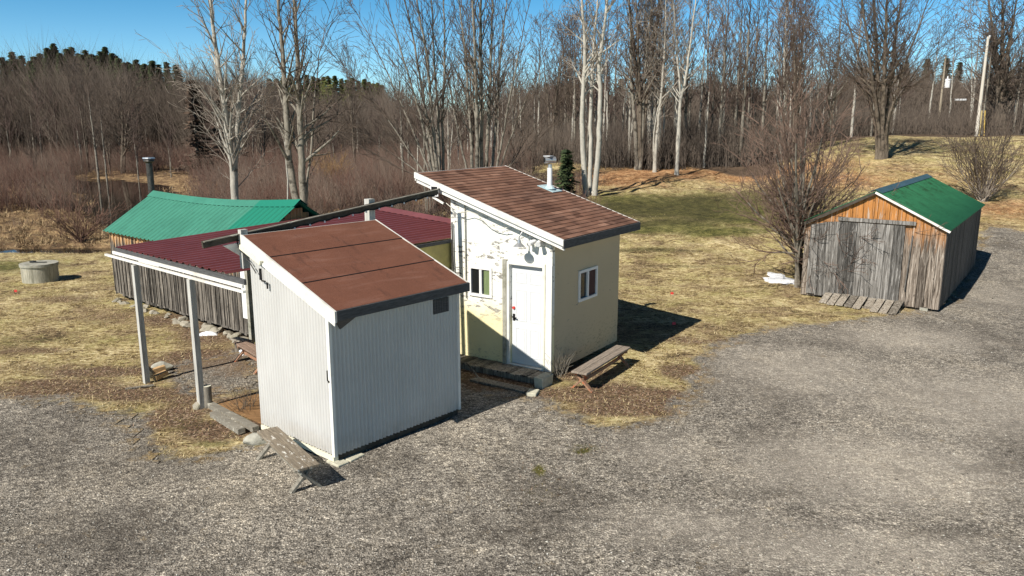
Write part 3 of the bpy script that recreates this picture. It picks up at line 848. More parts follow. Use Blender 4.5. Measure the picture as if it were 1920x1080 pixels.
# concrete blocks under the corners
def block(name, label, loc, rz, dim, m=M['concrete_light'], hollow=False, cat='block', group=None, taper=0.0):
    a, b, c = dim; k = 1 - taper
    mb = MB()
    mb.hexa([(-a / 2 * k, -b / 2 * k, 0), (a / 2 * k, -b / 2 * k, 0), (a / 2 * k, b / 2 * k, 0), (-a / 2 * k, b / 2 * k, 0), (-a / 2, -b / 2, c), (a / 2, -b / 2, c), (a / 2, b / 2, c), (-a / 2, b / 2, c)])
    if hollow:
        for q in (-1, 1): mb.box((q * a * .24 - a * .15, -b * .51, c * .12), (q * a * .24 + a * .15, -b * .47, c * .88))
    o = mb.build(name, m, None, loc, rz, bevel=.008)
    return tag(o, label, cat, group)
def wpos(s, t, z=0.0, O=WO, A=WA):
    return (O[0] + cos(A) * s - sin(A) * t, O[1] + sin(A) * s + cos(A) * t, z)
block('concrete_block', 'pale cinder block under the front corner of the white shed', wpos(.02, -.02, -.08), WA, (.2, .3, .115), group='cinder blocks under the white shed')
block('concrete_block', 'broken concrete paver sticking out below the front wall of the white shed', wpos(.3, -.04, -.05), WA + .12, (.3, .2, .08))
block('concrete_block', 'cinder block under the right corner of the white shed', wpos(SW - .12, .1, -.08), WA, (.3, .2, .11), M['concrete'])
block('concrete_block', 'cinder block under the rear left corner of the white shed', wpos(.1, SD - .12, -.08), WA, (.3, .2, .11), M['concrete'])
tag(rock('concrete_slab', at_height(497, 822, .03), (.36, .2, .13), M['concrete'], 5, rz=.5), 'rounded lump of grey concrete at the left corner of the white shed', 'concrete lump')

# overhead beam with string light
beam = thing('overhead_beam', 'long dark timber beam with a string light passing behind the white shed roof', 'beam', WO, WA)
bz = lambda s: 3.17 + .1 * (s + .6)
mb = MB().bar((-.62, 2.32, bz(-.62)), (4.45, 2.32, bz(4.45)), .045, .115); mb.build('beam', M['dark_wood'], beam)
mb = MB().bar((-.62, 2.27, bz(-.62) + .05), (4.45, 2.27, bz(4.45) + .05), .06, .014); mb.build('top_plate', M['bench_leg'], beam)
MB().box((-.02, 2.2, 2.72), (.1, 2.29, bz(0) + .12)).build('post', M['post_paint'], beam)
MB().box((2.72, 2.36, 0), (2.86, 2.5, bz(2.85) + .12)).build('post', M['post_paint'], beam)
mb = MB().add([(-.3, 2.3, bz(-.3) - .08), (.12, 2.3, bz(0) - .08), (.12, 2.3, bz(0) - .4), (-.3, 2.27, bz(-.3) - .08), (.12, 2.27, bz(0) - .08), (.12, 2.27, bz(0) - .4)], [[0, 1, 2], [5, 4, 3], [0, 2, 5, 3], [1, 4, 5, 2], [0, 3, 4, 1]])
mb.build('gusset', M['white_paint'], beam)
cab = MB().tube([(-.05 + i * .1, 2.285 , bz(i * .1) - .06 + .012 * sin(i * 1.7)) for i in range(45)], .011, 5)
cab.tube([(-.05, 2.285, bz(0) - .06), (-.08, 2.2, bz(0) - .16), (-.1, 1.9, 2.9), (-.1, 1.7, 2.72)], .01, 5)
cb = cab.build('light_cable', M['cable'], beam)
for i in range(14):
    s = .1 + i * .31
    MB().tube([(s, 2.275, bz(s) - .05), (s, 2.27, bz(s) - .085)], [.012, .02], 6).build('bulb', M['white_vinyl'], cb)

# ================================================================== YELLOW SHED
YO, YA = (.787, 14.994, 0), .976
ys = thing('yellow_shed', 'cream yellow shed with peeling paint, white door and sloping brown shingle roof', 'shed', YO, YA)
YW, YD = 2.932, 2.506
yz = lambda t: 2.859 + (t + .353) * .3135
yt = lambda t: yz(t) - .17
S0, S1, T0, T1 = -.204, YW + .228, -.353, YD + .797
mb = MB(); dh = (.2, .99, .12, 2.24); wh = (1.47, 2.0, 1.5, 2.08)
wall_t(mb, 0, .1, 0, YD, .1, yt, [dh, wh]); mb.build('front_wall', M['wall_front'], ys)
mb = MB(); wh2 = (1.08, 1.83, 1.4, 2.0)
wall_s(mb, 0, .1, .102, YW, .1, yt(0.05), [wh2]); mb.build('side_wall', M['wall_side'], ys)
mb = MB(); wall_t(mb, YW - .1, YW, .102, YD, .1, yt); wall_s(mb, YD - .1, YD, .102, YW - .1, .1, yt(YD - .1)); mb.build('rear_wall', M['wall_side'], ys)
# roof
def yhex(mb, s0, s1, t0, t1, a, b, tone=.5, zf=yz):
    mb.hexa([(s0, t0, zf(t0) + a), (s1, t0, zf(t0) + a), (s1, t1, zf(t1) + a), (s0, t1, zf(t1) + a), (s0, t0, zf(t0) + b), (s1, t0, zf(t0) + b), (s1, t1, zf(t1) + b), (s0, t1, zf(t1) + b)], tone)
mb = MB(); yhex(mb, S0 + .03, S1 - .03, T0 + .03, T1 - .03, -.16, -.022); yr = mb.build('roof_deck', M['trim_cream'], ys)
mb = MB(); r = random.Random(3); nc = 27; cw = (T1 - T0) / nc
for i in range(nc):
    t0 = T0 + i * cw; s = S0 - r.uniform(0, .25) - .01
    while s < S1 + .01:
        w = r.choice((.3, .3, .16, .33)); a, b = max(s, S0 - .01) + .002, min(s + w, S1 + .01) - .002
        k = min(1, max(0, r.gauss(.5, .22)))
        if 8 <= i <= 10 and .95 < s < 1.5: k = 0
        if b > a:
            mb.hexa([(a, t0, yz(t0) - .012), (b, t0, yz(t0) - .012), (b, t0 + cw, yz(t0 + cw) - .02), (a, t0 + cw, yz(t0 + cw) - .02),
                     (a, t0, yz(t0) + .013), (b, t0, yz(t0) + .013), (b, t0 + cw, yz(t0 + cw) + .001), (a, t0 + cw, yz(t0 + cw) + .001)], k)
        s += w
mb.build('roof', M['shingles'], ys)
mb = MB(); yhex(mb, S0 - .022, S0 + .018, T0 - .02, T1, -.11, .012); mb.build('fascia_board', M['white_paint'], ys)
mb = MB(); yhex(mb, S0 + .022, S0 + .05, T0 - .02, T1 - .02, -.2, -.115); mb.build('fascia_board', M['white_paint'], ys)
mb = MB().box((S0 - .02, T0 - .035, yz(T0) - .165), (S1 + .01, T0 + .0, yz(T0) - .004)); mb.build('eave_board', M['grey_board'], ys)
mb = MB(); yhex(mb, S1 + .0, S1 + .03, T0, T1, -.15, .01); mb.build('fascia_board', M['white_paint'], ys)
MB().box((S0, T1 - .03, yz(T1) - .17), (S1, T1 - .0, yz(T1) - .0)).build('fascia_board', M['white_paint'], ys)
# corner boards and battens
MB().box((-.03, -.012, .12), (-.002, .13, 2.3)).build('corner_board', M['white_paint'], ys)
MB().box((-.045, .135, .14), (-.002, .17, 2.32)).build('corner_board', M['trim_cream'], ys)
MB().tube([(-.03, 2.11, yt(2.11) - .03), (-.03, 2.105, 1.4)], .014, 6).build('conduit', M['concrete'], ys)
MB().tube([(-.05, 2.44, 2.98), (-.045, 2.43, 2.2), (-.055, 2.36, 1.2)], .018, 6).build('conduit', M['rust_pipe'], ys)
# windows
def sliding_window(name, parent, plane, a0, a1, z0, z1, sgn, curtain, half):
    """plane 's' : in wall s=0 (runs along t) ; 't' : in wall t=0 (runs along s)"""
    P = (lambda a, d, z: (d, a, z)) if plane == 's' else (lambda a, d, z: (a, d, z))
    fr = MB(); w = .055
    for (x0, x1, y0, y1) in ((a0 - .03, a0 + w - .03, z0 - .03, z1 + .03), (a1 - w + .03, a1 + .03, z0 - .03, z1 + .03)):
        fr.box(P(x0, -.03, y0), P(x1, .06, y1))
    fr.box(P(a0 - .03 + w, -.03, z1 + .03 - w), P(a1 + .03 - w, .06, z1 + .03)); fr.box(P(a0 - .03 + w, -.035, z0 - .03), P(a1 + .03 - w, .06, z0 + w - .03))
    m_ = (a0 + a1) / 2
    fr.box(P(m_ - .03, -.02, z0 + w - .03), P(m_ + .03, .05, z1 - w + .03))
    f = fr.build(name, M['white_vinyl'], parent)
    MB().box(P(a0 + .026, .02, z0 + .026), P(m_ - .031, .026, z1 - .026)).build('pane', M['glass'], f)
    MB().box(P(m_ + .031, .01, z0 + .026), P(a1 - .026, .016, z1 - .026)).build('pane', M['glass'], f)
    c = MB(); n = 14; ca, cb2 = half
    for i in range(n):
        x0 = ca + (cb2 - ca) * i / n; x1 = ca + (cb2 - ca) * (i + 1) / n; d = .006 + .004 * (i % 2)
        c.box(P(x0, d - .008, z0 + .028), P(x1, d - .002 - .002 * (i % 2), z1 - .028))
    return f, c
f, c = sliding_window('window', ys, 's', wh[0], wh[1], wh[2], wh[3], -1, None, (1.52, 1.66))
c.build('curtain', M['curtain_green'], f)
f, c = sliding_window('window', ys, 't', wh2[0], wh2[1], wh2[2], wh2[3], -1, None, (1.5, 1.8))
c.build('curtain', M['curtain_red'], f)
# door
mb = MB()
mb.box((-.05, .155, .1), (.1, .198, 2.3)).box((-.05, .992, .1), (.1, 1.05, 2.3)).box((-.05, .2, 2.242), (.1, .99, 2.3)).box((-.04, .2, .1), (.1, .99, .15))
df_ = mb.build('door_frame', M['white_paint'], ys)
MB().box((-.07, 1.052, .1), (-.002, 1.14, 2.33)).build('door_casing', M['concrete'], ys)
mb = MB().box((.05, .204, .155), (.09, .986, 2.238))
D = mb.build('door', M['door_white'], ys)
mb = MB()
for ta, tb in ((.29, .55), (.63, .89)):
    for za, zb in ((.32, .92), (1.07, 1.72), (1.86, 2.08)):
        for (a, b, e, g_) in ((ta, tb, za, za + .018), (ta, tb, zb - .018, zb), (ta, ta + .018, za + .018, zb - .018), (tb - .018, tb, za + .018, zb - .018)):
            mb.box((.043, a, e), (.051, b, g_))
        mb.box((.045, ta + .04, za + .04), (.051, tb - .04, zb - .04))
mb.build('door_panel', M['door_white'], D)
MB().tube([(.05, .93, 1.33), (.02, .93, 1.33)], .03, 10).build('deadbolt', M['red_plastic'], D)
MB().tube([(.05, .93, 1.14), (.0, .93, 1.14)], .018, 8).bar((.0, .935, 1.14), (-.005, .84, 1.13), .02, .02).box((.035, .905, 1.06), (.049, .955, 1.2)).build('door_handle', M['black_metal'], D)
# barn lamp, floodlight
mb = MB().tube([(-.01, .56, 2.84), (-.1, .56, 2.95), (-.22, .57, 2.95), (-.3, .58, 2.85), (-.3, .58, 2.78)], .014, 8)
mb.tube([(-.3, .58, 2.8), (-.3, .58, 2.74), (-.3, .58, 2.7), (-.3, .58, 2.67)], [.03, .04, .09, .12], 16)
mb.build('barn_lamp', M['galv'], ys, smooth=True)
mb = MB().tube([(-.01, .46, 2.75), (-.12, .45, 2.72), (-.16, .45, 2.7)], [.03, .035, .045], 10); mb.build('sensor', M['galv'], ys, smooth=True)
mb = MB().box((-.06, .2, 2.7), (-.002, .36, 2.8)).tube([(-.06, .33, 2.78), (-.12, .36, 2.76), (-.22, .4, 2.73)], [.025, .045, .055], 12).tube([(-.06, .23, 2.78), (-.14, .22, 2.76), (-.22, .2, 2.73)], [.025, .045, .055], 12)
mb.build('floodlight', M['white_vinyl'], ys, smooth=True)
pts = [(-.16, 2.5, 3.4), (-.17, 2.3, 3.28), (-.17, 2.1, 3.22), (-.17, 1.9, 3.27), (-.17, 1.7, 3.22), (-.17, 1.5, 3.08), (-.16, 1.3, 2.99), (-.16, 1.1, 2.97), (-.16, .95, 3.0)]
MB().tube(pts, .008, 5).build('loose_cable', M['cable_white'], ys)
# chimney pipe
ch = MB().tube([(2.75, 1.75, 3.42), (2.75, 1.75, 4.02)], .058, 18).build('chimney_pipe', M['white_pipe'], ys, smooth=True)
mb = MB().tube([(2.75, 1.75, 4.02), (2.75, 1.75, 4.1)], .05, 14)
mb.tube([(2.65, 1.83, 4.2), (2.85, 1.67, 4.2)], [.078, .078], 18)
mb.build('cowl', M['galv'], ch, smooth=True)
MB().tube([(2.642, 1.836, 4.2), (2.649, 1.831, 4.2)], [.054, .054], 16).build('cowl_mouth', M['dark'], ch)
MB().box((2.63, 1.68, 4.285), (2.8, 1.86, 4.297)).build('cap_plate', M['white_pipe'], ch)
mb = MB(); yhex(mb, 2.57, 3.0, 1.55, 1.98, .016, .028); mb.tube([(2.75, 1.75, yz(1.75) + .02), (2.75, 1.75, yz(1.75) + .1)], [.14, .07], 14)
mb.build('flashing', M['lead_flash'], ch)
# white bracket with a small solar panel where the beam meets the roof edge
mb = MB().bar((-.25, 2.5, 3.36), (-.25, 2.5, 3.72), .03, .05).bar((-.25, 2.5, 3.4), (-.25, 2.78, 3.52), .03, .04); mb.build('bracket', M['white_paint'], ys)
mb = MB().box((-.3, 2.62, 3.56), (-.28, 2.78, 3.74)); sp = mb.build('solar_panel', M['black_metal'], ys)
MB().box((-.298, 2.6, 3.54), (-.285, 2.619, 3.76)).box((-.298, 2.781, 3.54), (-.285, 2.8, 3.76)).box((-.298, 2.62, 3.741), (-.285, 2.78, 3.76)).box((-.298, 2.62, 3.54), (-.285, 2.78, 3.559)).build('panel_frame', M['white_vinyl'], sp)

# deck, steps, blocks in front of the door
dk = thing('timber_deck', 'narrow weathered plank deck below the white door of the yellow shed', 'deck', YO, YA)
mb = MB(); r = random.Random(5); t = .0
while t < 3.6:
    w = .13
    mb.box((-.52 + r.uniform(-.03, .03), t, .1 + r.uniform(0, .008)), (-.012, t + w - .012, .125 + r.uniform(0, .01)), r.random()); t += w
mb.build('deck_planks', M['deck_boards'], dk)
MB().box((-.5, .02, -.1), (-.44, 3.6, .098), .3).build('joist', M['deck_boards'], dk)
MB().box((-.1, .02, -.1), (-.04, 3.6, .098), .2).build('joist', M['deck_boards'], dk)
mb = MB().box((-1.06, -.05, -.03), (-.84, 1.25, .035), .35)
tag(mb.build('step_plank', M['deck_boards'], None, YO, YA), 'single grey plank lying on the ground in front of the deck', 'plank')
def ypos(s, t, z=0.0): return wpos(s, t, z, YO, YA)
block('concrete_pier', 'tapered pale concrete pier at the corner of the yellow shed', ypos(-.48, -.12, -.04), YA, (.42, .2, .25), taper=.12, cat='pier')
block('concrete_block', 'flat concrete block half sunk in front of the corner pier', ypos(-1.0, -.2, -.04), YA + .3, (.28, .2, .1))
tag(MB().tube([(0, 0, 0), (.1, .25, .12), (.2, .5, .22)], [.018, .015, .01], 6).build('fallen_stick', M['bark_grey'], None, ypos(-.9, 1.1, 0), YA), 'bare stick leaning on the edge of the plank deck', 'stick')

# ================================================================== PAVILION (maroon roof, posts, yellow annex)
pv = thing('pavilion', 'open lean-to pavilion with a wide maroon metal roof on white posts', 'pavilion', WO, WA)
pz = lambda s, t: 2.62 + s * (.003 + .037 * np.clip((t - 2.15) / 4.6, 0, 1))
ribbed('roof', pv, M['roof_maroon'], -.14, 6.45, 2.52, 6.77, pz, pitch=.229, rib=.03, rw=.06, step=6)
mb = MB()
for (a, b) in ((2.5, 4.6), (4.6, 6.78)):
    mb.hexa([(6.2, a, pz(6.2, a) + .03), (6.45, a, pz(6.45, a) + .07), (6.45, b, pz(6.45, b) + .07), (6.2, b, pz(6.2, b) + .03),
             (6.2, a, pz(6.2, a) + .036), (6.45, a, pz(6.45, a) + .085), (6.45, b, pz(6.45, b) + .085), (6.2, b, pz(6.2, b) + .036)])
    mb.hexa([(6.455, a, pz(6.45, a) + .07), (6.7, a, pz(6.45, a) + .02), (6.7, b, pz(6.45, b) + .02), (6.455, b, pz(6.45, b) + .07),
             (6.455, a, pz(6.45, a) + .085), (6.7, a, pz(6.45, a) + .03), (6.7, b, pz(6.45, b) + .03), (6.455, b, pz(6.45, b) + .085)])
mb.build('ridge_cap', M['cap_maroon'], pv)
mb = MB().bar((-.12, 2.0, 2.54), (-.12, 6.76, 2.575), .04, .09); mb.build('eave_beam', M['grey_board'], pv)
mb = MB().bar((-.165, 2.0, 2.475), (-.165, 6.8, 2.52), .03, .055); mb.build('fascia_board', M['white_paint'], pv)
mb = MB().bar((-.15, 2.0, 2.385), (-.15, 7.2, 2.43), .05, .04); mb.build('fascia_board', M['white_paint'], pv)
for t, zb in ((5.9, -.05), (3.74, -.05)):
    MB().box((-.2, t - .05, zb), (-.1, t + .05, 2.37)).build('post', M['post_paint'], pv)
for t in (6.73,):
    MB().bar((-.1, t, 2.56), (6.5, t, pz(6.5, t) - .03), .04, .09).build('rake_board', M['grey_board'], pv)
for t in (3.5, 4.6, 5.7):
    MB().bar((-.1, t, 2.54), (6.4, t, pz(6.4, t) - .06), .05, .1).build('rafter', M['dark_wood'], pv)
mb = MB(); wall_s(mb, 2.62, 2.7, 3.3, 6.3, .1, 2.0); wall_t(mb, 3.3, 3.38, 2.702, 5.9, .1, lambda t: 2.6)
mb.build('annex_wall', M['wall_annex'], pv)
MB().box((3.28, 2.56, 2.003), (6.3, 2.70, 2.6)).build('annex_wall', M['wall_annex'], pv)
MB().bar((2.9, 2.50, 2.56), (6.4, 2.50, 2.6), .03, .07).build('rake_board', M['grey_board'], pv)

# ================================================================== CABIN (green roof)
cb = thing('board_cabin', 'long low cabin of weathered vertical boards under a green metal roof', 'cabin', WO, WA)
def cz(s, t):
    k = np.clip((t - 6.85) / 7.6, 0, 1)
    sag = -.07 * np.sin(pi * k) * np.clip((np.minimum(s, 8.56 - s) - 2.7) / 1.58, 0, 1) - .05 * np.sin(pi * k)
    e = 2.12 - .14 * k; rz_ = 3.2 - .2 * k
    return e + (rz_ - e) * np.clip((np.minimum(s, 8.56 - s) - 2.7) / 1.58, 0, 1.2) + sag
def ribbed_t(name, parent, m, s0, s1, flip=False):
    t0, t1 = 6.85, 14.5; n = 33; ntt = n * 5 + 1; V = []; F = []
    pr = []
    for i in range(n):
        b = t0 + (t1 - t0) * i / n; w = (t1 - t0) / n; rw = .05
        pr += [(b, 0), (b + w * .5 - rw, 0), (b + w * .5 - rw * .45, .03), (b + w * .5 + rw * .45, .03), (b + w * .5 + rw, 0)]
    pr.append((t1, 0)); k = len(pr); ss = np.linspace(s0, s1, 5)
    for s in ss:
        for t, h in pr: V.append((s, t, float(cz(s, t)) + h))
    for i in range(len(ss) - 1):
        for j in range(k - 1): F.append([i * k + j, (i + 1) * k + j, (i + 1) * k + j + 1, i * k + j + 1])
    o = link(name, raw_mesh(name, V, F), m, parent)
    so = o.modifiers.new('sheet', 'SOLIDIFY'); so.thickness = .006; so.offset = -1
    return o
ribbed_t('roof', cb, M['roof_green'], 2.7, 4.279)
ribbed_t('roof', cb, M['roof_green'], 4.281, 5.86)
mb = MB()
for i in range(16):
    a = 6.85 + i * 7.65 / 16; b = a + 7.65 / 16
    for q in (-1, 1):
        s_ = 4.28 + q * .2; e = 4.28 + q * .002
        za, zb = float(cz(4.28, a)) + .055, float(cz(4.28, b)) + .055; ya_, yb_ = float(cz(s_, a)) + .035, float(cz(s_, b)) + .035
        mb.hexa([(s_, a, ya_ - .004), (e, a, za - .01), (e, b, zb - .01), (s_, b, yb_ - .004), (s_, a, ya_), (e, a, za), (e, b, zb), (s_, b, yb_)])
mb.build('ridge_cap', M['roof_green'], cb)
mb = MB(); boards_t(mb, 2.85, 2.89, 7.05, 14.4, .16, lambda t: float(cz(2.85, t)) - .04, .19, 8, gap=.014, jz=.06)
wall = mb.build('front_wall', M['cabin_boards'], cb)
mb = MB(); r = random.Random(4); t = 7.15
while t < 14.4:
    mb.box((2.822, t, .2), (2.836, t + .04, float(cz(2.85, t)) - .06), r.random()); t += r.uniform(.18, .24)
mb.build('batten', M['cabin_boards'], wall)
for (t, t2) in ((7.05, 7.09), (14.36, 14.4)):
    mb = MB()
    for i in range(16):
        a = 2.9 + i * .173; m_ = a + .0865
        mb.box((a, t, .16), (a + .165, t2, float(cz(m_, t)) - .1), r.random())
    mb.build('gable_wall', M['cabin_boards'], cb)
MB().box((2.93, 7.1, .1), (5.6, 14.3, .2), .2).build('floor_frame', M['dark_wood'], cb)
mb = MB(); boards_t(mb, 5.64, 5.68, 7.05, 14.4, .16, lambda t: float(cz(5.68, t)) - .04, .19, 18); mb.build('rear_wall', M['cabin_boards'], cb)
MB().box((2.70, 6.9, 1.955), (2.73, 14.45, 2.03)).build('eave_board', M['grey_board'], cb) if False else None
mb = MB().box((2.79, 6.98, .55), (2.845, 7.24, 1.95)); mb.build('corner_panel', M['white_vinyl'], cb)
mb = MB().box((2.72, 6.82, -.05), (2.82, 6.93, 2.4)); mb.build('post', M['concrete'], cb)
mb = MB().box((2.815, 11.4, 1.27), (2.835, 12.6, 1.42)); mb.build('window_trim', M['white_paint'], cb)
mb = MB().tube([(4.35, 14.75, .0), (4.35, 14.75, 3.95)], .095, 14); pp = mb.build('stove_pipe', M['rust_pipe'], cb, smooth=True)
MB().tube([(4.35, 14.75, 3.86), (4.35, 14.75, 3.92), (4.35, 14.75, 3.97)], [.1, .16, .14], 14).build('pipe_cap', M['rust_pipe'], pp)
MB().tube([(4.35, 14.75, 3.99), (4.35, 14.75, 4.03)], [.18, .17], 14).build('pipe_cap', M['galv'], pp)
# stones along the cabin foot
r = random.Random(21)
for i in range(26):
    t = 7.3 + i * .27 + r.uniform(-.08, .08); sz = r.uniform(.1, .2) * (1.35 if i < 12 else .8)
    x, y, z = wpos(2.85 - r.uniform(0, .3), t, 0)
    tag(rock('foundation_stone', (x, y, gz1(x, y) + sz * .1), (sz, sz * r.uniform(.6, 1), sz * .55), M['stone'], i, rz=r.uniform(0, 3)), 'rough fieldstone in the row below the cabin board wall', 'stone', 'fieldstones along the foot of the cabin')

# ================================================================== BARN
BO, BA = (11.563, 20.571, 0), .942
bn = thing('plank_barn', 'small weathered plank barn with a mossy green metal roof beside the gravel yard', 'barn', BO, BA)
BW, BD = 3.661, 8.27
bh = lambda t: 2.258 + (3.233 - 2.258) * min(max(t + .098, 0), max(BW + .02 - t, 0)) / (BW / 2 + .098)
mb = MB(); boards_t(mb, 0, .03, 0, BW, .1, lambda t: bh(t) - .06, .24, 31, gap=.012, jz=.06, breaks=(BW / 2,))
gw = mb.build('gable_wall', M['barn_boards'], bn)
mb = MB(); r = random.Random(6); t = .3
while t < BW - .1:
    mb.box((-.028, t, .12), (-.014, t + .045, bh(t + .02) - .1), r.random()); t += r.uniform(.3, .5)
mb.build('batten', M['barn_boards'], gw)
mb = MB(); boards_t(mb, -.06, -.032, 1.0, 3.5, .14, lambda t: 2.3 if t < 2.9 else 2.3 - (t - 2.9) * .25, .27, 12, gap=.01, jz=.07)
mb.build('barn_door', M['barn_door'], bn)
MB().box((-.1, .75, 2.33), (-.034, 2.75, 2.43), .8).build('door_track_board', M['barn_door'], bn)
MB().bar((-.05, .86, .55), (-.05, .8, 2.05), .03, .1, up=(1, 0, 0), tone=.2).build('loose_board', M['barn_door'], bn)
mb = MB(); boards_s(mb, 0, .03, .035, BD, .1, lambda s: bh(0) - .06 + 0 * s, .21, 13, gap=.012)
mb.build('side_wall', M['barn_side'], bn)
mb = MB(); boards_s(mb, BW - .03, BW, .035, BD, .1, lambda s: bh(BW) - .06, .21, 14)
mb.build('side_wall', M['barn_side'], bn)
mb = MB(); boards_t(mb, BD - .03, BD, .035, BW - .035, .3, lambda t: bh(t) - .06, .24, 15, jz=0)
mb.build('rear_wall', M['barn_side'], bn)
MB().box((.1, .1, -.05), (BD - .1, BW - .1, .15)).build('floor_frame', M['dark_wood'], bn)
def bslope(name, t0, t1, m, parent=bn):
    n = 110; V = []; F = []; S0_, S1_ = -.13, BD + .075
    for i in range(n * 4 + 1):
        s = S0_ + (S1_ - S0_) * i / (n * 4); h = .014 * sin(i * pi / 2)
        for t in (t0, t1): V.append((s, t, 2.258 + (3.233 - 2.258) * (t + .098 if t <= BW / 2 else BW + .02 - t) / (BW / 2 + .098) + h))
        if i: F.append([2 * i - 2, 2 * i, 2 * i + 1, 2 * i - 1])
    o = link(name, raw_mesh(name, V, F, True), m, parent)
    so = o.modifiers.new('sheet', 'SOLIDIFY'); so.thickness = .01; so.offset = -1
bslope('roof', -.098, BW / 2 - .001, M['roof_barn']); bslope('roof', BW / 2 + .001, BW + .02, M['roof_barn'])
mb = MB(); rz_ = 3.233
for q in (-1, 1):
    mb.hexa([(-.14, BW / 2 + q * .19, rz_ - .075), (-.14, BW / 2 + q * .002, rz_ + .02), (BD + .08, BW / 2 + q * .002, rz_ + .02), (BD + .08, BW / 2 + q * .19, rz_ - .075),
             (-.14, BW / 2 + q * .19, rz_ - .068), (-.14, BW / 2 + q * .002, rz_ + .034), (BD + .08, BW / 2 + q * .002, rz_ + .034), (BD + .08, BW / 2 + q * .19, rz_ - .068)])
mb.build('ridge_cap', M['cap_blue'], bn)
mb = MB().bar((-.1, -.09, 2.215), (-.1, BW / 2, 3.17), .03, .06); mb.build('rake_board', M['white_paint'], bn)
mb = MB().bar((-.1, BW + .02, 2.17), (-.1, BW / 2 + .03, 3.15), .04, .09); mb.build('rake_board', M['dark_wood'], bn)
tt = MB()
for i, (s, t) in enumerate(((-.02, .35), (.1, 3.2), (.05, 1.8))):
    MB().box((s, t - .1, -.08), (s + .2, t + .1, .09)).build('foundation_block', M['concrete'], bn)
rm = thing('plank_ramp', 'short sloping ramp of grey planks at the barn door', 'ramp', wpos(-.03, .85, 0, BO, BA), BA)
mb = MB(); r = random.Random(9)
for i in range(9):
    t = i * .235; L = .75 + .1 * (8 - i) * .35 + r.uniform(-.05, .05)
    if i == 3: L *= .62
    a = r.uniform(-.01, .012)
    mb.hexa([(-L, t, .03 + a), (-.0, t, .2 + a), (-.0, t + .2, .2 + a), (-L, t + .2, .03 + a), (-L, t, .055 + a), (0, t, .225 + a), (0, t + .2, .225 + a), (-L, t + .2, .055 + a)], r.random())
mb.build('ramp_planks', M['ramp_boards'], rm)
MB().bar((-.6, -.02, .02), (-.6, 2.1, .02), .08, .07, tone=.2).build('ramp_bearer', M['ramp_boards'], rm)

# ================================================================== BENCHES
def bench(name, label, a, b, w, h, mt, ml, lean=0.0, group=None):
    """a, b : ends of the seat's centre line on the ground"""
    a, b = Vector((*a, 0)), Vector((*b, 0)); L = (b - a).length; rz = atan2(b.y - a.y, b.x - a.x)
    t = thing(name, label, 'bench', ((a.x + b.x) / 2, (a.y + b.y) / 2, gz1((a.x + b.x) / 2, (a.y + b.y) / 2)), rz)
    for q in (-1, 1):
        MB().box((-L / 2, q * w * .25 - w * .24, h - .04), (L / 2, q * w * .25 + w * .24, h), .5).build('seat_plank', mt, t, bevel=.005)
    for e in (-1, 1):
        x = e * (L / 2 - .16)
        MB().bar((x + .018, -w * .42, h - .05), (x + .018, w * .68, 0), .035, .085, up=(1, 0, 0)).build('leg', ml, t)
        MB().bar((x - .02, w * .42, h - .05), (x - .02, -w * .68, 0), .035, .085, up=(1, 0, 0)).build('leg', ml, t)
        MB().box((x - .04, -w * .45, h - .1), (x + .04, w * .45, h - .042)).build('cleat', ml, t)
    MB().bar((-L / 2 + .16, 0, h * .45), (L / 2 - .16, 0, h * .45), .03, .06).build('stretcher', ml, t)
    return t
bench('wooden_bench', 'weathered bench with flaking white paint beside the white metal shed', (-3.78, 11.33), (-2.79, 9.96), .33, .42, M['bench_grey'], M['bench_leg'])
bench('wooden_bench', 'brown plank bench with reddish legs against the yellow shed side wall', (1.27, 14.16), (2.37, 15.97), .33, .4, M['bench_brown'], M['bench_red_leg'])
p, q = at_height(452, 640, .4), at_height(500, 668, .4)
bench('wooden_bench', 'faded red bench half hidden behind the white shed', (p.x, p.y), (q.x, q.y), .32, .4, M['bench_red'], M['bench_red_leg'])
p, q = at_height(438, 634, .3), at_height(466, 641, .3)
tag(MB().bar((p.x, p.y, .3), (q.x, q.y, .3), .22, .03).box((p.x + .05, p.y - .1, 0), (p.x + .12, p.y, .28)).box((q.x - .1, q.y - .1, 0), (q.x - .03, q.y, .28)).build('plank_stool', M['ramp_boards']), 'short grey plank on stubs next to the faded red bench', 'plank')

# ================================================================== SMALL THINGS
wc = at_height(58, 533); wx, wy = wc.x, wc.y + .55
well = thing('concrete_well', 'round concrete well ring with a flat lid standing on the left lawn', 'well', (wx, wy, gz1(wx, wy) - .03))
MB().tube([(0, 0, 0), (0, 0, .52)], .53, 40).build('well_ring', M['concrete_old'], well, smooth=True)
mb = MB().tube([(0, 0, .522), (0, 0, .61)], .56, 40); ld = mb.build('lid', M['concrete'], well, smooth=True)
MB().bar((-.2, -.12, .64), (.25, .02, .63), .03, .025).box((-.32, .02, .611), (-.2, .2, .65)).build('lid_handle', M['rust_pipe'], ld)
p = at_height(387, 766)
sl = thing('log_stump', 'short upright mossy log standing against the right pavilion post', 'log', (p.x, p.y + .08, -.02))
MB().tube([(0, 0, 0), (0, 0, .2), (.01, 0, .42)], [.085, .08, .078], 14).build('trunk', M['bark_grey'], sl, smooth=True)
MB().tube([(.01, 0, .421), (.01, 0, .428)], .074, 14).build('cut_face', M['trim_cream'], sl)
p = at_height(366, 768); tag(rock('field_rock', (p.x, p.y + .05, .06), (.13, .1, .15), M['stone'], 12, rz=.6), 'tan pointed rock beside the log at the right pavilion post', 'rock')
p = at_height(272, 712); tag(rock('field_rock', (p.x, p.y + .15, .12), (.14, .12, .2), M['concrete'], 14, rz=.3), 'grey rock standing behind the left pavilion post', 'rock')
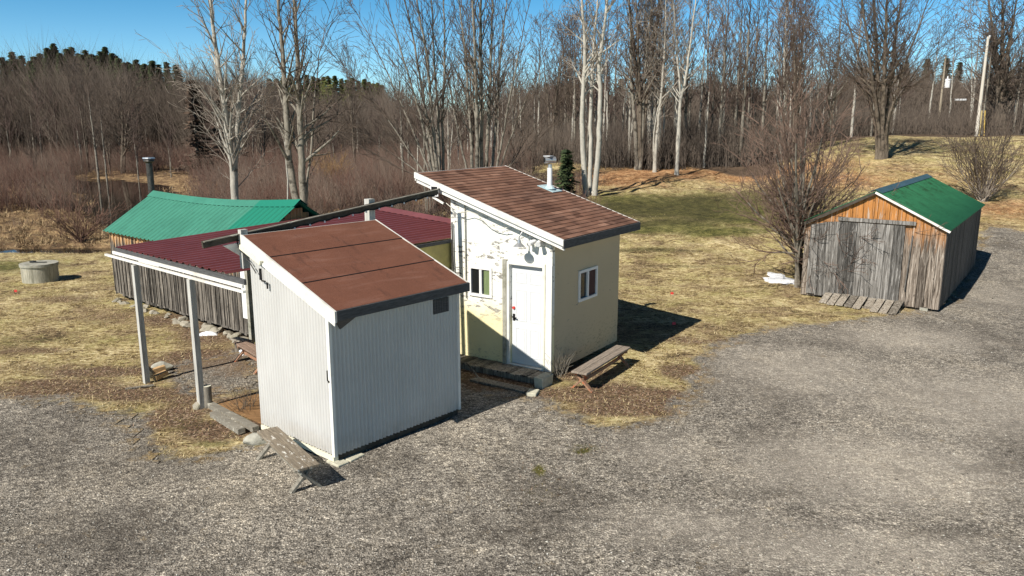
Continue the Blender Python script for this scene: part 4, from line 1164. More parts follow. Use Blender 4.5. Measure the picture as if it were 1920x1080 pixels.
p = at_height(303, 700); tag(rock('field_rock', (p.x, p.y + .2, .08), (.28, .18, .12), M['concrete'], 15, rz=.1), 'flat grey rock just right of the left pavilion post', 'rock')
for i, (px, py, a, lab) in enumerate(((297, 705, .5, 'upper split firewood piece by the left pavilion post'), (303, 711, .9, 'lower split firewood piece by the left pavilion post'))):
    p = at_height(px, py)
    tag(MB().bar((-.14, 0, .06 + .05 * (1 - i)), (.14, .05, .1 + .05 * (1 - i)), .11, .09).build('firewood', M['bare_wood'], None, (p.x, p.y, 0), a), lab, 'firewood', 'firewood by the post')
p = at_height(262, 728); tag(MB().bar((-.25, 0, .02), (.25, .03, .03), .05, .025).build('fallen_board', M['deck_boards'], None, (p.x, p.y, 0), .35), 'thin board lying at the foot of the left pavilion post', 'board')
# plywood and planks under the pavilion
tag(MB().hexa([(*wpos(.12, 3.6), .03), (*wpos(.75, 2.1), .03)] and [(wpos(.1, 3.65)[0], wpos(.1, 3.65)[1], .02), (wpos(.1, 2.0)[0], wpos(.1, 2.0)[1], .02), (wpos(.85, 2.0)[0], wpos(.85, 2.0)[1], .03), (wpos(.85, 3.55)[0], wpos(.85, 3.55)[1], .03)] + [(wpos(.1, 3.65)[0], wpos(.1, 3.65)[1], .035), (wpos(.1, 2.0)[0], wpos(.1, 2.0)[1], .035), (wpos(.85, 2.0)[0], wpos(.85, 2.0)[1], .045), (wpos(.85, 3.55)[0], wpos(.85, 3.55)[1], .045)]).build('plywood_sheet', M['plywood']), 'orange stained plywood sheet lying under the pavilion', 'board')
for (s0, s1, t0, t1, lab) in ((-.12, -.02, 2.0, 3.75, 'grey timber edging the pavilion floor'), (-.32, -.22, 2.1, 3.2, 'paler loose plank outside the floor edging')):
    a, b = wpos(s0, t0, .05), wpos(s1, t1, .05)
    tag(MB().bar(a, b, .12, .09).build('timber_edging', M['bench_leg']), lab, 'timber')
for (px, py, lab, m_) in ((1260, 612, 'pink marking flag in the shadow beside the yellow shed', 'pink_flag'), (1257, 553, 'small red marking flag in the sunlit lawn right of the yellow shed', 'red_plastic'), (27, 550, 'tiny red marking flag in front of the concrete well', 'red_plastic')):
    p = at_height(px, py); f = thing('marking_flag', lab, 'flag', (p.x, p.y, gz1(p.x, p.y)))
    MB().tube([(0, 0, 0), (0, 0, .1)], .004, 5).build('stem', M['black_metal'], f)
    MB().box((0, -.003, .04), (.09, .003, .11)).build('cloth', M[m_], f)

# ================================================================== POLES
def pole(px, py, Y, h, r0, lab, m):
    p = at_depth(px, py, Y)
    t = thing('utility_pole', lab, 'utility pole', (p.x, p.y, gz1(p.x, p.y) - .1))
    MB().tube([(0, 0, 0), (0, 0, h)], [r0, r0 * .62], 12).build('pole', m, t, smooth=True)
    return t
M['pole_pale'] = simple('pale_weathered_pole', (.58, .54, .47), .85, .15, 3, stretch=(3, 3, .3))
M['pole_brown'] = simple('brown_weathered_pole', (.34, .29, .22), .85, .2, 3, stretch=(3, 3, .3))
up = pole(1831, 252, 70, 8.5, .16, 'tall pale utility pole beside the road on the right rise', M['pole_pale'])
MB().tube([(0, 0, 8.2), (.1, 0, 8.35), (.12, 0, 8.6)], [.05, .05, .07], 8).build('insulator', M['white_vinyl'], up)
MB().tube([(.7, 0, .2), (.12, 0, 7.2)], .02, 5).build('guy_wire', M['cable'], up)
MB().tube([(.68, 0, .1), (.5, 0, 2.3)], .05, 6).build('guy_guard', simple('yellow_guard', (.6, .42, .12), .5), up)
MB().tube([(.19, -.1, .1), (.17, -.1, 2.3)], .06, 6).build('cable_guard', simple('tan_guard', (.5, .4, .2), .5), up)
p2 = pole(1758, 246, 95, 9.0, .15, 'thin brown utility pole with transformer behind the road', M['pole_brown'])
tr = MB().tube([(.55, 0, 5.3), (.55, 0, 6.3)], .3, 14).build('transformer', M['white_vinyl'], p2, smooth=True)
MB().tube([(.5, 0, 6.3), (.5, 0, 6.6)], .08, 8).build('bushing', M['white_vinyl'], tr)
MB().bar((.1, 0, 6), (.4, 0, 6), .06, .06).build('mount', M['black_metal'], p2)
MB().tube([(.1, 0, 3.6), (1.2, 0, 3.9), (1.9, 0, 3.9)], .03, 6).build('lamp_arm', M['rust_pipe'], p2)
MB().box((1.7, -.2, 3.82), (2.9, .2, 4.02)).build('lamp_head', M['white_vinyl'], p2)

# ================================================================== TREES
class Segs:
    def __init__(s): s.d = []
    def add(s, p, q, r0, r1): s.d.append((p[0], p[1], p[2], q[0], q[1], q[2], r0, r1))
def seg_mesh(name, data, k, origin=(0, 0, 0)):
    a = np.array(data, np.float64)
    P, Q, r0, r1 = a[:, :3] - origin, a[:, 3:6] - origin, a[:, 6], a[:, 7]
    D = Q - P; L = np.linalg.norm(D, axis=1, keepdims=True); D = D / np.maximum(L, 1e-6)
    up = np.where(np.abs(D[:, 2:3]) > .9, np.array([[1., 0, 0]]), np.array([[0., 0, 1]]))
    A = np.cross(D, up); A /= np.linalg.norm(A, axis=1, keepdims=True); B = np.cross(D, A)
    n = len(a); V = np.zeros((n, 2 * k, 3)); Q = Q + D * (r1[:, None] * .4)
    for j in range(k):
        t = 2 * pi * j / k; o = A * cos(t) + B * sin(t)
        V[:, j] = P + o * r0[:, None]; V[:, k + j] = Q + o * r1[:, None]
    base = np.arange(n)[:, None, None] * 2 * k
    F = np.array([[j, (j + 1) % k, k + (j + 1) % k, k + j] for j in range(k)])[None] + base
    return raw_mesh(name, V.reshape(-1, 3), F.reshape(-1, 4), k > 3)

def grow(sg, r, p, d, L, rad, lvl, P):
    n = max(3, int(L / P['step'][min(lvl, 3)]))
    st = L / n; x, y, z = p; dx, dy, dz = d; j = P['jit']; up = P['up'][min(lvl, 3)]
    for i in range(n):
        dx += r.uniform(-j, j); dy += r.uniform(-j, j); dz += r.uniform(-j, j) + up
        m = sqrt(dx * dx + dy * dy + dz * dz); dx /= m; dy /= m; dz /= m
        q = (x + dx * st, y + dy * st, z + dz * st)
        ra = max(rad * (1 - .8 * i / n), P['rmin']); rb = max(rad * (1 - .8 * (i + 1) / n), P['rmin'] * .8)
        sg.add((x, y, z), q, ra, rb)
        x, y, z = q
        if lvl < P['lv'] and i >= P.get('skip', 0):
            for _ in range(P['kids'][min(lvl, 3)] if r.random() < P['prob'] else 0):
                ang = r.uniform(*P['ang']); az = r.uniform(0, 2 * pi)
                # perpendicular frame
                if abs(dz) < .9: ax_, ay_, az_ = -dy, dx, 0.
                else: ax_, ay_, az_ = 1., 0., -dx / dz if dz else 0.
                m = sqrt(ax_ * ax_ + ay_ * ay_ + az_ * az_); ax_ /= m; ay_ /= m; az_ /= m
                bx, by, bz_ = dy * az_ - dz * ay_, dz * ax_ - dx * az_, dx * ay_ - dy * ax_
                ca, sa = cos(az), sin(az); s_, c_ = sin(ang), cos(ang)
                nd = (dx * c_ + (ax_ * ca + bx * sa) * s_, dy * c_ + (ay_ * ca + by * sa) * s_, dz * c_ + (az_ * ca + bz_ * sa) * s_)
                grow(sg, r, q, nd, L * r.uniform(*P['len']) * (1 - .45 * i / n), ra * r.uniform(.45, .7), lvl + 1, P)
BASE = dict(step=(.6, .45, .35, .3), jit=.1, up=(.02, .03, .04, .03), lv=3, kids=(1, 1, 1, 1), prob=.85, ang=(.45, .95), len=(.35, .6), rmin=.009)
def stem_tree(name, label, cat, stems, base, P, mats, seed, r_split=.035, from_frac=.3, side=1.0, blen=2.6, nb=None, group=None, twig_col=None, spread=1.0):
    """stems: list of (polyline of world points, base radius). Builds trunk part (thick) and crown part (thin)"""
    r = random.Random(seed); sg = Segs(); P = {**BASE, **P}
    for pts, r0 in stems:
        pts = [Vector(p) for p in pts]
        # resample with a little wobble
        tot = sum((b - a).length for a, b in zip(pts[:-1], pts[1:])); n = max(6, int(tot / .5)); res = []
        acc = [0]
        for a, b in zip(pts[:-1], pts[1:]): acc.append(acc[-1] + (b - a).length)
        for i in range(n + 1):
            u = tot * i / n; k = 0
            while k < len(pts) - 2 and acc[k + 1] < u: k += 1
            f = (u - acc[k]) / max(acc[k + 1] - acc[k], 1e-6)
            p0, p1, p2, p3 = pts[max(k - 1, 0)], pts[k], pts[k + 1], pts[min(k + 2, len(pts) - 1)]
            q = .5 * ((2 * p1) + (p2 - p0) * f + (2 * p0 - 5 * p1 + 4 * p2 - p3) * f * f + (3 * p1 - p0 - 3 * p2 + p3) * f ** 3)
            w = .028 * min(1, i / 3)
            res.append(q + Vector((r.uniform(-w, w), r.uniform(-w, w), 0)))
        for i in range(n):
            ra = r0 * (1 - .86 * (i / n) ** 1.1); rb = r0 * (1 - .86 * ((i + 1) / n) ** 1.1)
            if i == 0: ra *= 1.35
            sg.add(res[i], res[i + 1], max(ra, .014), max(rb, .012))
        cnt = (nb if r0 > .0401 else 7) if nb else int(n * 1.2)
        for b in range(cnt):
            u = from_frac + (1 - from_frac) * (b + r.random()) / cnt
            i = min(n - 1, int(u * n)); p = res[i].lerp(res[i + 1], u * n - i); d = (res[i + 1] - res[i]).normalized()
            az = r.uniform(0, 2 * pi); tilt = r.uniform(.45, 1.0) * spread
            h = Vector((cos(az), sin(az), 0)); nd = (d * cos(tilt) + h * sin(tilt)).normalized()
            rr = max(r0 * (1 - .86 * u) * r.uniform(.35, .6), .016)
            grow(sg, r, p, nd, blen * r.uniform(.6, 1.25) * (1.15 - .55 * u), rr, 1, P)
    a = np.array(sg.d)
    t = thing(name, label, cat, base, 0, group)
    thick = a[:, 6] >= r_split
    o = seg_mesh('trunk', a[thick], 7, np.array(base)); link('trunk', o, mats[0], t)
    o = seg_mesh('crown', a[~thick], 3, np.array(base)); link('crown', o, mats[1], t)
    return t
def px_stem(pts, Y, r0, dy=0.0):
    """pixel polyline at distance Y, leaning dy metres away from the viewer towards the top"""
    n = len(pts)
    return ([at_depth(x, y, Y + dy * i / (n - 1)) for i, (x, y) in enumerate(pts)], r0)
def rooted(px, Y, stems):
    """move the first point of every stem down to the ground"""
    out = []
    for pts, r0 in stems:
        p = pts[0]; out.append(([Vector((p.x, p.y, gz1(p.x, p.y) - .15))] + pts if r0 > .0401 or px != 1497 else pts, r0))
    b = at_depth(px, 400, Y)
    return out, (b.x, b.y, gz1(b.x, b.y))

FG = []
def fg(px, Y, stems, label, mats, seed, name='bare_tree', cat='tree', **k):
    st, base = rooted(px, Y, stems)
    FG.append(stem_tree(name, label, cat, st, base, k.pop('P', {}), mats, seed, **k))
PA, GR, DK, BI = (M['bark_pale'], M['twig_pale']), (M['bark_grey'], M['twig']), (M['bark_dark'], M['twig']), (M['bark_birch'], M['twig_pale'])
# left twin stem pale tree
fg(440, 38, [px_stem([(442, 400), (437, 308), (425, 230), (414, 150), (403, 70), (393, -20), (385, -130)], 38, .2),
             px_stem([(444, 400), (440, 310), (447, 220), (455, 120), (461, 20), (468, -110)], 38, .17, .8),
             px_stem([(438, 340), (432, 300), (418, 240), (395, 195), (368, 150), (345, 135)], 38, .09, -1.5)],
   'pale twin stemmed bare tree rising behind the green cabin roof', PA, 101, from_frac=.28, blen=3.0, P=dict(prob=.9))
fg(562, 35, [px_stem([(566, 410), (549, 345), (541, 280), (537, 200), (531, 110), (522, 10), (515, -120)], 35, .19),
             px_stem([(572, 410), (568, 345), (564, 260), (560, 170), (556, 70), (549, -20), (540, -140)], 35, .19, -.6),
             px_stem([(574, 405), (576, 340), (584, 270), (590, 180), (601, 90), (620, 20)], 35, .07, 1.2)],
   'dark forked bare tree standing right of the pale one behind the cabin', (M['bark_grey'], M['twig']), 102, from_frac=.25, blen=2.8)
# the big clump behind the yellow roof
cl = []
r = random.Random(77)
fan = [(815, 330, 705, -60, .12), (818, 330, 742, -80, .15), (822, 330, 770, -110, .16), (826, 330, 800, -90, .14), (832, 330, 832, -120, .13), (812, 330, 655, 0, .1),
       (806, 335, 610, 90, .07), (800, 340, 560, 170, .055), (798, 345, 590, 230, .05), (806, 340, 640, 120, .07),
       (888, 330, 850, -100, .14), (896, 330, 880, -140, .18), (902, 330, 905, -150, .2), (910, 330, 928, -120, .17), (920, 330, 962, -90, .14), (926, 335, 1000, -30, .1), (930, 335, 1040, 60, .08), (880, 330, 790, -20, .09), (934, 340, 1065, 170, .055), (936, 340, 1040, 230, .045)]
for i, (x0, y0, x1, y1, r0) in enumerate(fan):
    bow = (x1 - x0) * .16
    pts = [(x0, y0 + 30), (x0 + (x1 - x0) * .05, y0 - 10)]
    for f in (.25, .5, .75, 1.0):
        pts.append((x0 + (x1 - x0) * f ** .95 - bow * sin(pi * f) * .4 + r.uniform(-3, 3), y0 + (y1 - y0) * f))
    cl.append(px_stem(pts, 43 + (i % 5) * .25, r0 * .74, r.uniform(-2, 2)))
fg(820, 43, cl[:10], 'left clump of many fanning grey stems directly behind the yellow shed roof', GR, 103, from_frac=.3, blen=2.4, spread=.75, P=dict(ang=(.3, .75), up=(.03, .05, .05, .04)), name='bare_tree_clump', r_split=.03)
fg(908, 43, cl[10:], 'right clump of upright thick stems just left of the chimney pipe', GR, 104, from_frac=.3, blen=2.4, spread=.75, P=dict(ang=(.3, .75), up=(.03, .05, .05, .04)), name='bare_tree_clump', r_split=.03)
# birch trio
fg(1106, 41, [px_stem([(1098, 360), (1094, 290), (1091, 200), (1096, 110), (1092, 20), (1080, -120)], 41, .16),
              px_stem([(1114, 366), (1121, 290), (1125, 190), (1124, 120), (1131, 60), (1143, -40), (1150, -130)], 41, .16, -.5),
              px_stem([(1106, 350), (1107, 270), (1108, 180), (1112, 90), (1120, 0), (1125, -100)], 42, .13, 1.)],
   'group of white barked stems just right of the chimney pipe', BI, 105, from_frac=.4, blen=2.6, r_split=.03)
fg(1268, 49, [px_stem([(1269, 318), (1272, 250), (1275, 195), (1283, 160), (1292, 100), (1302, 20), (1310, -60)], 49, .13),
              px_stem([(1275, 200), (1274, 150), (1268, 80), (1262, 0), (1258, -60)], 49, .1, .6)],
   'single white trunk at the front edge of the wood beyond the field', BI, 106, from_frac=.35, blen=2.6, r_split=.03)
fg(1196, 52, [px_stem([(1194, 310), (1190, 230), (1184, 150), (1182, 60), (1176, -40)], 52, .15),
              px_stem([(1200, 310), (1205, 220), (1209, 140), (1218, 40), (1226, -50)], 52, .15)],
   'pair of tall slender grey trunks left of the single white trunk', GR, 107, from_frac=.35, blen=2.8, r_split=.03)
fg(1228, 51, [px_stem([(1228, 312), (1234, 230), (1241, 160), (1247, 60), (1250, -40)], 51, .12),
              px_stem([(1226, 312), (1227, 240), (1240, 180), (1256, 110)], 51, .07)],
   'leaning grey trunk between the trunk pair and the single white trunk', PA, 108, from_frac=.35, blen=2.4, r_split=.03)
# big spreading tree at the right
bt = []
for (x0, x1, y1, r0, dy) in ((1640, 1560, -60, .2, 1), (1646, 1600, -110, .25, -1), (1650, 1632, -140, .3, .5), (1655, 1668, -140, .32, -.5), (1660, 1705, -120, .26, 1.2), (1664, 1770, -80, .2, -1.4), (1644, 1500, 20, .13, 1.5), (1668, 1810, 10, .12, 1), (1668, 1790, 110, .1, -1), (1640, 1560, 120, .09, -2)):
    r0 *= .52
    bt.append(px_stem([(x0 + (1654 - x0) * .3, 285), (1653 + (x0 - 1653) * .9, 235), (x0 + (x1 - x0) * .14, 180), (x0 + (x1 - x0) * .4, 180 + (y1 - 180) * .33), (x0 + (x1 - x0) * .7, 180 + (y1 - 180) * .66), (x1, y1)], 49, r0, dy))
fg(1654, 49, bt, 'large dark spreading tree on the slope behind the barn', DK, 109, from_frac=.3, blen=3.4, P=dict(prob=.9), r_split=.04)
# bushy tree at the barn corner
at = []
r = random.Random(5)
for i in range(26):
    a = -1 + 2 * i / 25; x1 = 1505 + a * 128 + r.uniform(-10, 10); y1 = 195 + abs(a) ** 1.8 * 150 + r.uniform(-25, 25)
    yb = r.uniform(435, 475)
    at.append(px_stem([(1497 + a * 3, 545), (1496 + a * 5, yb), (1497 + (x1 - 1497) * .28, yb - (yb - y1) * .3), (1497 + (x1 - 1497) * .68, yb - (yb - y1) * .64), (x1, y1)], 23.9, r.uniform(.035, .075), r.uniform(-2.6, 2.0)))
for (a1, b1, a2, b2, Yd) in ((1570, 480, 1680, 440, 21.6), (1556, 440, 1668, 500, 21.8), (1545, 415, 1610, 455, 22.0), (1560, 500, 1650, 525, 21.7), (1528, 470, 1575, 530, 22.0), (1540, 395, 1600, 340, 22.8),(1560, 462, 1650, 478, 22.2), (1552, 425, 1625, 392, 22.5), (1448, 428, 1396, 405, 23.4), (1446, 474, 1412, 500, 23.1), (1530, 506, 1600, 505, 22.0)):
    at.append(([at_depth(1497, 500, 23.9), at_depth(1508, 480, 23.7), at_depth(a1, b1, (Yd + 23.7) / 2), at_depth(a2, b2, Yd)], .04))
at.append(px_stem([(1499, 545), (1499, 460), (1498, 390), (1505, 300)], 24.2, .11, .3))
at.append(px_stem([(1495, 545), (1495, 470), (1480, 400), (1455, 330)], 24.2, .09, -.6))
fg(1497, 24.2, at, 'bushy multi stemmed bare tree with reddish twigs at the left corner of the barn', (M['bark_grey'], M['twig_bush']), 110, from_frac=.25, blen=1.5, r_split=.022, nb=15,
   P=dict(step=(.4, .28, .22, .2), rmin=.0055, up=(.03, .06, .08, .08), ang=(.3, .8), jit=.12, lv=3))
fg(229, 84, [px_stem([(230, 316), (230, 250), (228, 200), (222, 170)], 84, .24), px_stem([(233, 316), (236, 250), (246, 190), (250, 165)], 84, .16)],
   'small lone dark tree standing on the grassy bank of the swamp', DK, 111, from_frac=.2, blen=4.0, P=dict(rmin=.02))
# bent dead pole tree crossing the pale trees
fg(515, 44, [px_stem([(533, 262), (510, 235), (493, 215), (478, 180), (468, 160)], 44, .06)], 'thin bent pale branch tree between the two trees behind the cabin', PA, 112, from_frac=.5, blen=1.2, P=dict(lv=2))
# trees further to the right along the road
fg(1875, 74, [px_stem([(1868, 250), (1872, 180), (1866, 90), (1850, -20)], 74, .3), px_stem([(1880, 250), (1884, 170), (1893, 80), (1910, -20)], 74, .28), px_stem([(1876, 250), (1878, 160), (1880, 40), (1878, -60)], 74, .25)],
   'dense tall tree right of the utility pole beyond the road', DK, 113, from_frac=.12, blen=4.2, P=dict(rmin=.02), r_split=.06)
fg(1555, 56, [px_stem([(1560, 300), (1562, 200), (1572, 100), (1580, -10)], 56, .14), px_stem([(1562, 300), (1555, 190), (1545, 110), (1520, 40)], 56, .1)],
   'slim bare tree in the wood just left of the large spreading tree', GR, 114, from_frac=.3, blen=3., P=dict(rmin=.013))

# shrubs that fan out from one foot
def fan_shrub(label, px, py, n, h, w, seed, mats, name='bare_shrub', rmin=.006, lv=2, r0=.02, lean=0.0):
    r = random.Random(seed); b = on_ground(px, py); sg = Segs(); P = {**BASE, 'step': (.3, .25, .2, .2), 'rmin': rmin, 'lv': lv, 'jit': .09, 'up': (.02, .05, .05, .05), 'ang': (.25, .7)}
    for i in range(n):
        az = r.uniform(0, 2 * pi); t = r.uniform(0, 1) ** .8 * w
        d = Vector((cos(az) * sin(t) + lean, sin(az) * sin(t), cos(t))).normalized()
        grow(sg, r, (b.x + r.uniform(-.15, .15), b.y + r.uniform(-.15, .15), b.z - .05), d, h * r.uniform(.65, 1.1), r0 * r.uniform(.6, 1.2), 0, P)
    t = thing(name, label, 'shrub', b)
    a = np.array(sg.d); thick = a[:, 6] > r0 * .55
    link('stem', seg_mesh('stem', a[thick], 5, np.array(b)), mats[0], t); link('twigs', seg_mesh('twigs', a[~thick], 3, np.array(b)), mats[1], t)
fan_shrub('low reddish fan shaped shrub at the swamp edge left of the cabin roof', 152, 455, 26, 1.9, .95, 1, (M['twig_red'], M['twig_red']), rmin=.009, r0=.022)
fan_shrub('loose pale shrub on the grassy rise behind the barn', 1842, 378, 30, 3.4, .75, 2, (M['twig_pale'], M['twig']), rmin=.009, r0=.028)
fan_shrub('small twiggy shrub at the left frame edge by the ditch', 66, 300, 22, 2.6, .8, 3, (M['twig'], M['twig_mauve']), rmin=.014, r0=.03)
fan_shrub('orange tinted shrub right of the forked tree behind the cabin', 625, 355, 34, 2.6, .8, 4, (M['twig_pale'], simple('orange_twigs', (.3, .19, .09), .9, .3)), rmin=.01, r0=.024)
fan_shrub('dry weed stems at the foot of the yellow shed side wall', 1052, 706, 22, .55, .7, 5, (M['bark_grey'], M['twig_pale']), name='dry_weed', rmin=.0028, r0=.005, lv=1)
fan_shrub('dry weed stems between bench and yellow shed wall', 1105, 668, 12, .5, .5, 6, (M['bark_grey'], M['twig_pale']), name='dry_weed', rmin=.0028, r0=.005, lv=1)
fan_shrub('reddish dry weeds by the left edge of the white shed', 462, 772, 26, .5, .8, 7, (M['bark_dark'], M['twig_red']), name='dry_weed', rmin=.0028, r0=.005, lv=1)

# ---- the wood: a few variants, copied as individual trees
def wood_variant(seed, H, r0, forks, mats, P=None, blen=2.2, from_frac=.3):
    r = random.Random(seed); st = []
    for f in range(forks):
        a = r.uniform(0, 2 * pi); k = r.uniform(.02, .16) * (1 if forks > 1 else .4)
        pts = [Vector((0, 0, -.3)), Vector((cos(a) * k * 1, sin(a) * k * 1, H * .2)), Vector((cos(a) * k * H * .35, sin(a) * k * H * .35, H * .55)), Vector((cos(a) * k * H * .8, sin(a) * k * H * .8, H * r.uniform(.9, 1.05)))]
        st.append((pts, r0 * (1 if f == 0 else r.uniform(.6, .9))))
    return stem_tree('bare_tree', '', 'tree', st, (0, 0, 0), {**dict(rmin=.015, lv=3, step=(.8, .7, .6, .5), ang=(.3, .75), up=(.03, .05, .05, .04)), **(P or {})}, mats, seed, r_split=.05, from_frac=from_frac, blen=blen, spread=.8)
WOODMATS = [(M['bark_grey'], M['twig']), (M['bark_pale'], M['twig_pale']), (M['bark_birch'], M['twig_mauve']), (M['bark_dark'], M['twig']), (M['bark_grey'], M['twig_mauve']), (M['bark_pale'], M['twig'])]
VAR = [wood_variant(200 + i, (11.5, 12.5, 10, 12, 9, 13)[i], (.13, .11, .09, .14, .09, .12)[i], (1, 2, 1, 3, 2, 1)[i], WOODMATS[i], blen=(2.6, 2.4, 2.0, 2.8, 2.2, 2.2)[i]) for i in range(6)]
used_v = set()
def plant(v, x, y, sc, rz, label, group):
    if v not in used_v:
        o = VAR[v]; used_v.add(v)
    else:
        o = VAR[v].copy(); COL.objects.link(o)
        for chd in VAR[v].children:
            c = chd.copy(); COL.objects.link(c); c.parent = o
    o.location = (x, y, gz1(x, y)); o.rotation_euler = (0, 0, rz); o.scale = (sc, sc, sc * 1.0)
    o['label'] = label; o['group'] = group; o['category'] = 'tree'
KINDS = ['slim single stemmed grey', 'pale grey forked', 'whitish thin stemmed', 'dark three stemmed', 'thin grey twin stemmed', 'tall pale single stemmed']
r = random.Random(900)
def scatter(n, yr, ar, sc, label, group, ok=lambda x, y: True, mind=1.2, vs=range(6)):
    got = []; tries = 0
    while len(got) < n and tries < 6000:
        tries += 1
        y = yr[0] + (yr[1] - yr[0]) * r.random() ** 1.15; a = r.uniform(*ar); x = a * y
        if not ok(x, y) or any((x - p[0]) ** 2 + (y - p[1]) ** 2 < mind ** 2 for p in got): continue
        got.append((x, y)); v = r.choice(list(vs)); plant(v, x, y, r.uniform(*sc), r.uniform(0, 6.28), KINDS[v] + ' ' + label, KINDS[v] + ' ' + group)
scatter(64, (52, 72), (.06, .36), (.75, 1.15), 'tree in the wood beyond the field', 'trees beyond the field')
scatter(26, (70, 92), (.36, .72), (.7, 1.15), 'tree in the wood across the road', 'trees across the road', ok=lambda x, y: y > 66 + (x - 30) * .06 + 4)
scatter(34, (58, 80), (-.14, .06), (.6, .95), 'tree in the scrub behind the yellow shed', 'trees behind the yellow shed')
scatter(42, (75, 110), (-.68, -.1), (.6, 1.0), 'tree on the far side of the swamp', 'trees across the swamp', mind=2.2, vs=(0, 3, 4))

# ---- conifers
def conifer(seed, H, R, dens, m, name, label, loc, sc=1.0, group=None, low=.1, rag=.35, leaf=1.0):
    r = random.Random(seed); V = []; F = []; T = []
    n = int(H * dens)
    for i in range(n):
        u = (i + r.random()) / n; z = H * (low + (1 - low) * u); Rr = R * (1 - u) ** (.8 if H < 5 or group is None else .95) * r.uniform(.25, 1.2) + .12 * leaf
        k = 6
        for j in range(k):
            az = r.uniform(0, 2 * pi); L = Rr * r.uniform(1 - rag, 1.1); drop = r.uniform(-.05, .3) * L
            tn = r.random()
            m_ = max(4, int(L / (.16 * leaf)))
            for q in range(m_):
                f = (q + .5 + r.uniform(-.4, .4)) / m_; cx, cy, cz_ = cos(az) * L * f, sin(az) * L * f, z - drop * f * f + .1 * f
                w = (.2 + .15 * (1 - f)) * r.uniform(.6, 1.2) * leaf
                a2 = az + r.uniform(-1.1, 1.1); b = len(V); e = r.uniform(-.25, .25)
                V += [(cx - sin(a2) * w * .35, cy + cos(a2) * w * .35, cz_), (cx + sin(a2) * w * .35, cy - cos(a2) * w * .35, cz_ + .02), (cx + cos(a2) * w, cy + sin(a2) * w, cz_ + e * w), (cx, cy, cz_ + w * .45)]
                F += [[b, b + 1, b + 2], [b, b + 2, b + 3]]; T += [tn, tn, tn, tn]
    t = thing(name, label, 'tree', loc, 0, group)
    me = raw_mesh('crown', V, F); at_ = me.attributes.new('tone', 'FLOAT', 'POINT'); at_.data.foreach_set('value', np.array(T, np.float32))
    link('crown', me, m, t); MB().tube([(0, 0, -.2), (0, 0, H * .95)], [H * .016, .02], 8).build('trunk', M['bark_dark'], t)
    t.scale = (sc,) * 3
    return t
p = on_ground(1062, 352)
p = at_depth(1062, 345, 40); conifer(1, 2.5, .8, 12, M['pine'], 'young_spruce', 'small green spruce between the chimney pipe and the white trunks', (p.x, p.y, gz1(p.x, p.y)), low=.04)
p = at_depth(372, 300, 72); conifer(2, 8.8, 2.2, 4, M['cedar_brown'], 'bronzed_conifer', 'dark bronzed conifer behind the pale twin stemmed tree', (p.x, p.y, 0), leaf=1.8)
p = at_depth(425, 300, 74); conifer(3, 8.6, 2.6, 4, M['cedar_brown'], 'bronzed_conifer', 'shorter bronzed conifer to the right behind the pale twin stemmed tree', (p.x, p.y, 0), leaf=1.8)
r2 = random.Random(8)
def far_pine(px, top, Y, seed, m, R, label, group):
    p = at_depth(px, top, Y); g = gz1(p.x, p.y)
    conifer(seed, p.z - g, R * r2.uniform(.8, 1.3), 6, m, 'far_pine', label, (p.x, p.y, g), group=group, low=.45, rag=.7, leaf=1.6)
r = random.Random(44)
for i, (px, top) in enumerate(((4, 112), (22, 102), (40, 108), (55, 118), (74, 104), (88, 94), (100, 86), (112, 104), (124, 96), (133, 92), (146, 104), (160, 98), (172, 106), (188, 100), (196, 92), (210, 104), (222, 114), (240, 120), (255, 116), (270, 124), (285, 118), (297, 126), (312, 120), (330, 126), (14, 118), (32, 114), (64, 110), (80, 112), (94, 100), (106, 98), (118, 108), (140, 110), (153, 106), (166, 110), (181, 108), (203, 112), (216, 108), (231, 122), (247, 124), (262, 126), (278, 126))):
    far_pine(px, top - 2, r.uniform(118, 130), 300 + i, M['pine'], 2.9, 'dark pine on the skyline above the far swamp wood', 'dark pines on the left skyline')
for i, (px, top) in enumerate(((505, 150), (530, 146), (575, 142), (596, 148), (615, 143), (640, 147), (660, 150), (683, 152), (700, 156), (716, 160), (518, 150), (545, 148), (560, 146), (587, 148), (606, 148), (627, 146), (650, 150), (672, 152), (691, 154), (708, 160))):
    far_pine(px, top + r.uniform(-3, 3), r.uniform(150, 165), 340 + i, M['pine_light'], 4.6, 'yellow green pine on the middle skyline left of the stem clump', 'yellow green pines on the skyline')
for i, (px, top) in enumerate(((1130, 158), (1165, 150), (1205, 155), (1240, 160), (1025, 158), (1050, 160), (1345, 155), (1700, 118), (1740, 112), (1775, 110), (1800, 118))):
    far_pine(px, top, r.uniform(140, 150), 360 + i, M['pine'], 2.8, 'dark conifer far behind the bare wood', 'dark conifers behind the bare wood')

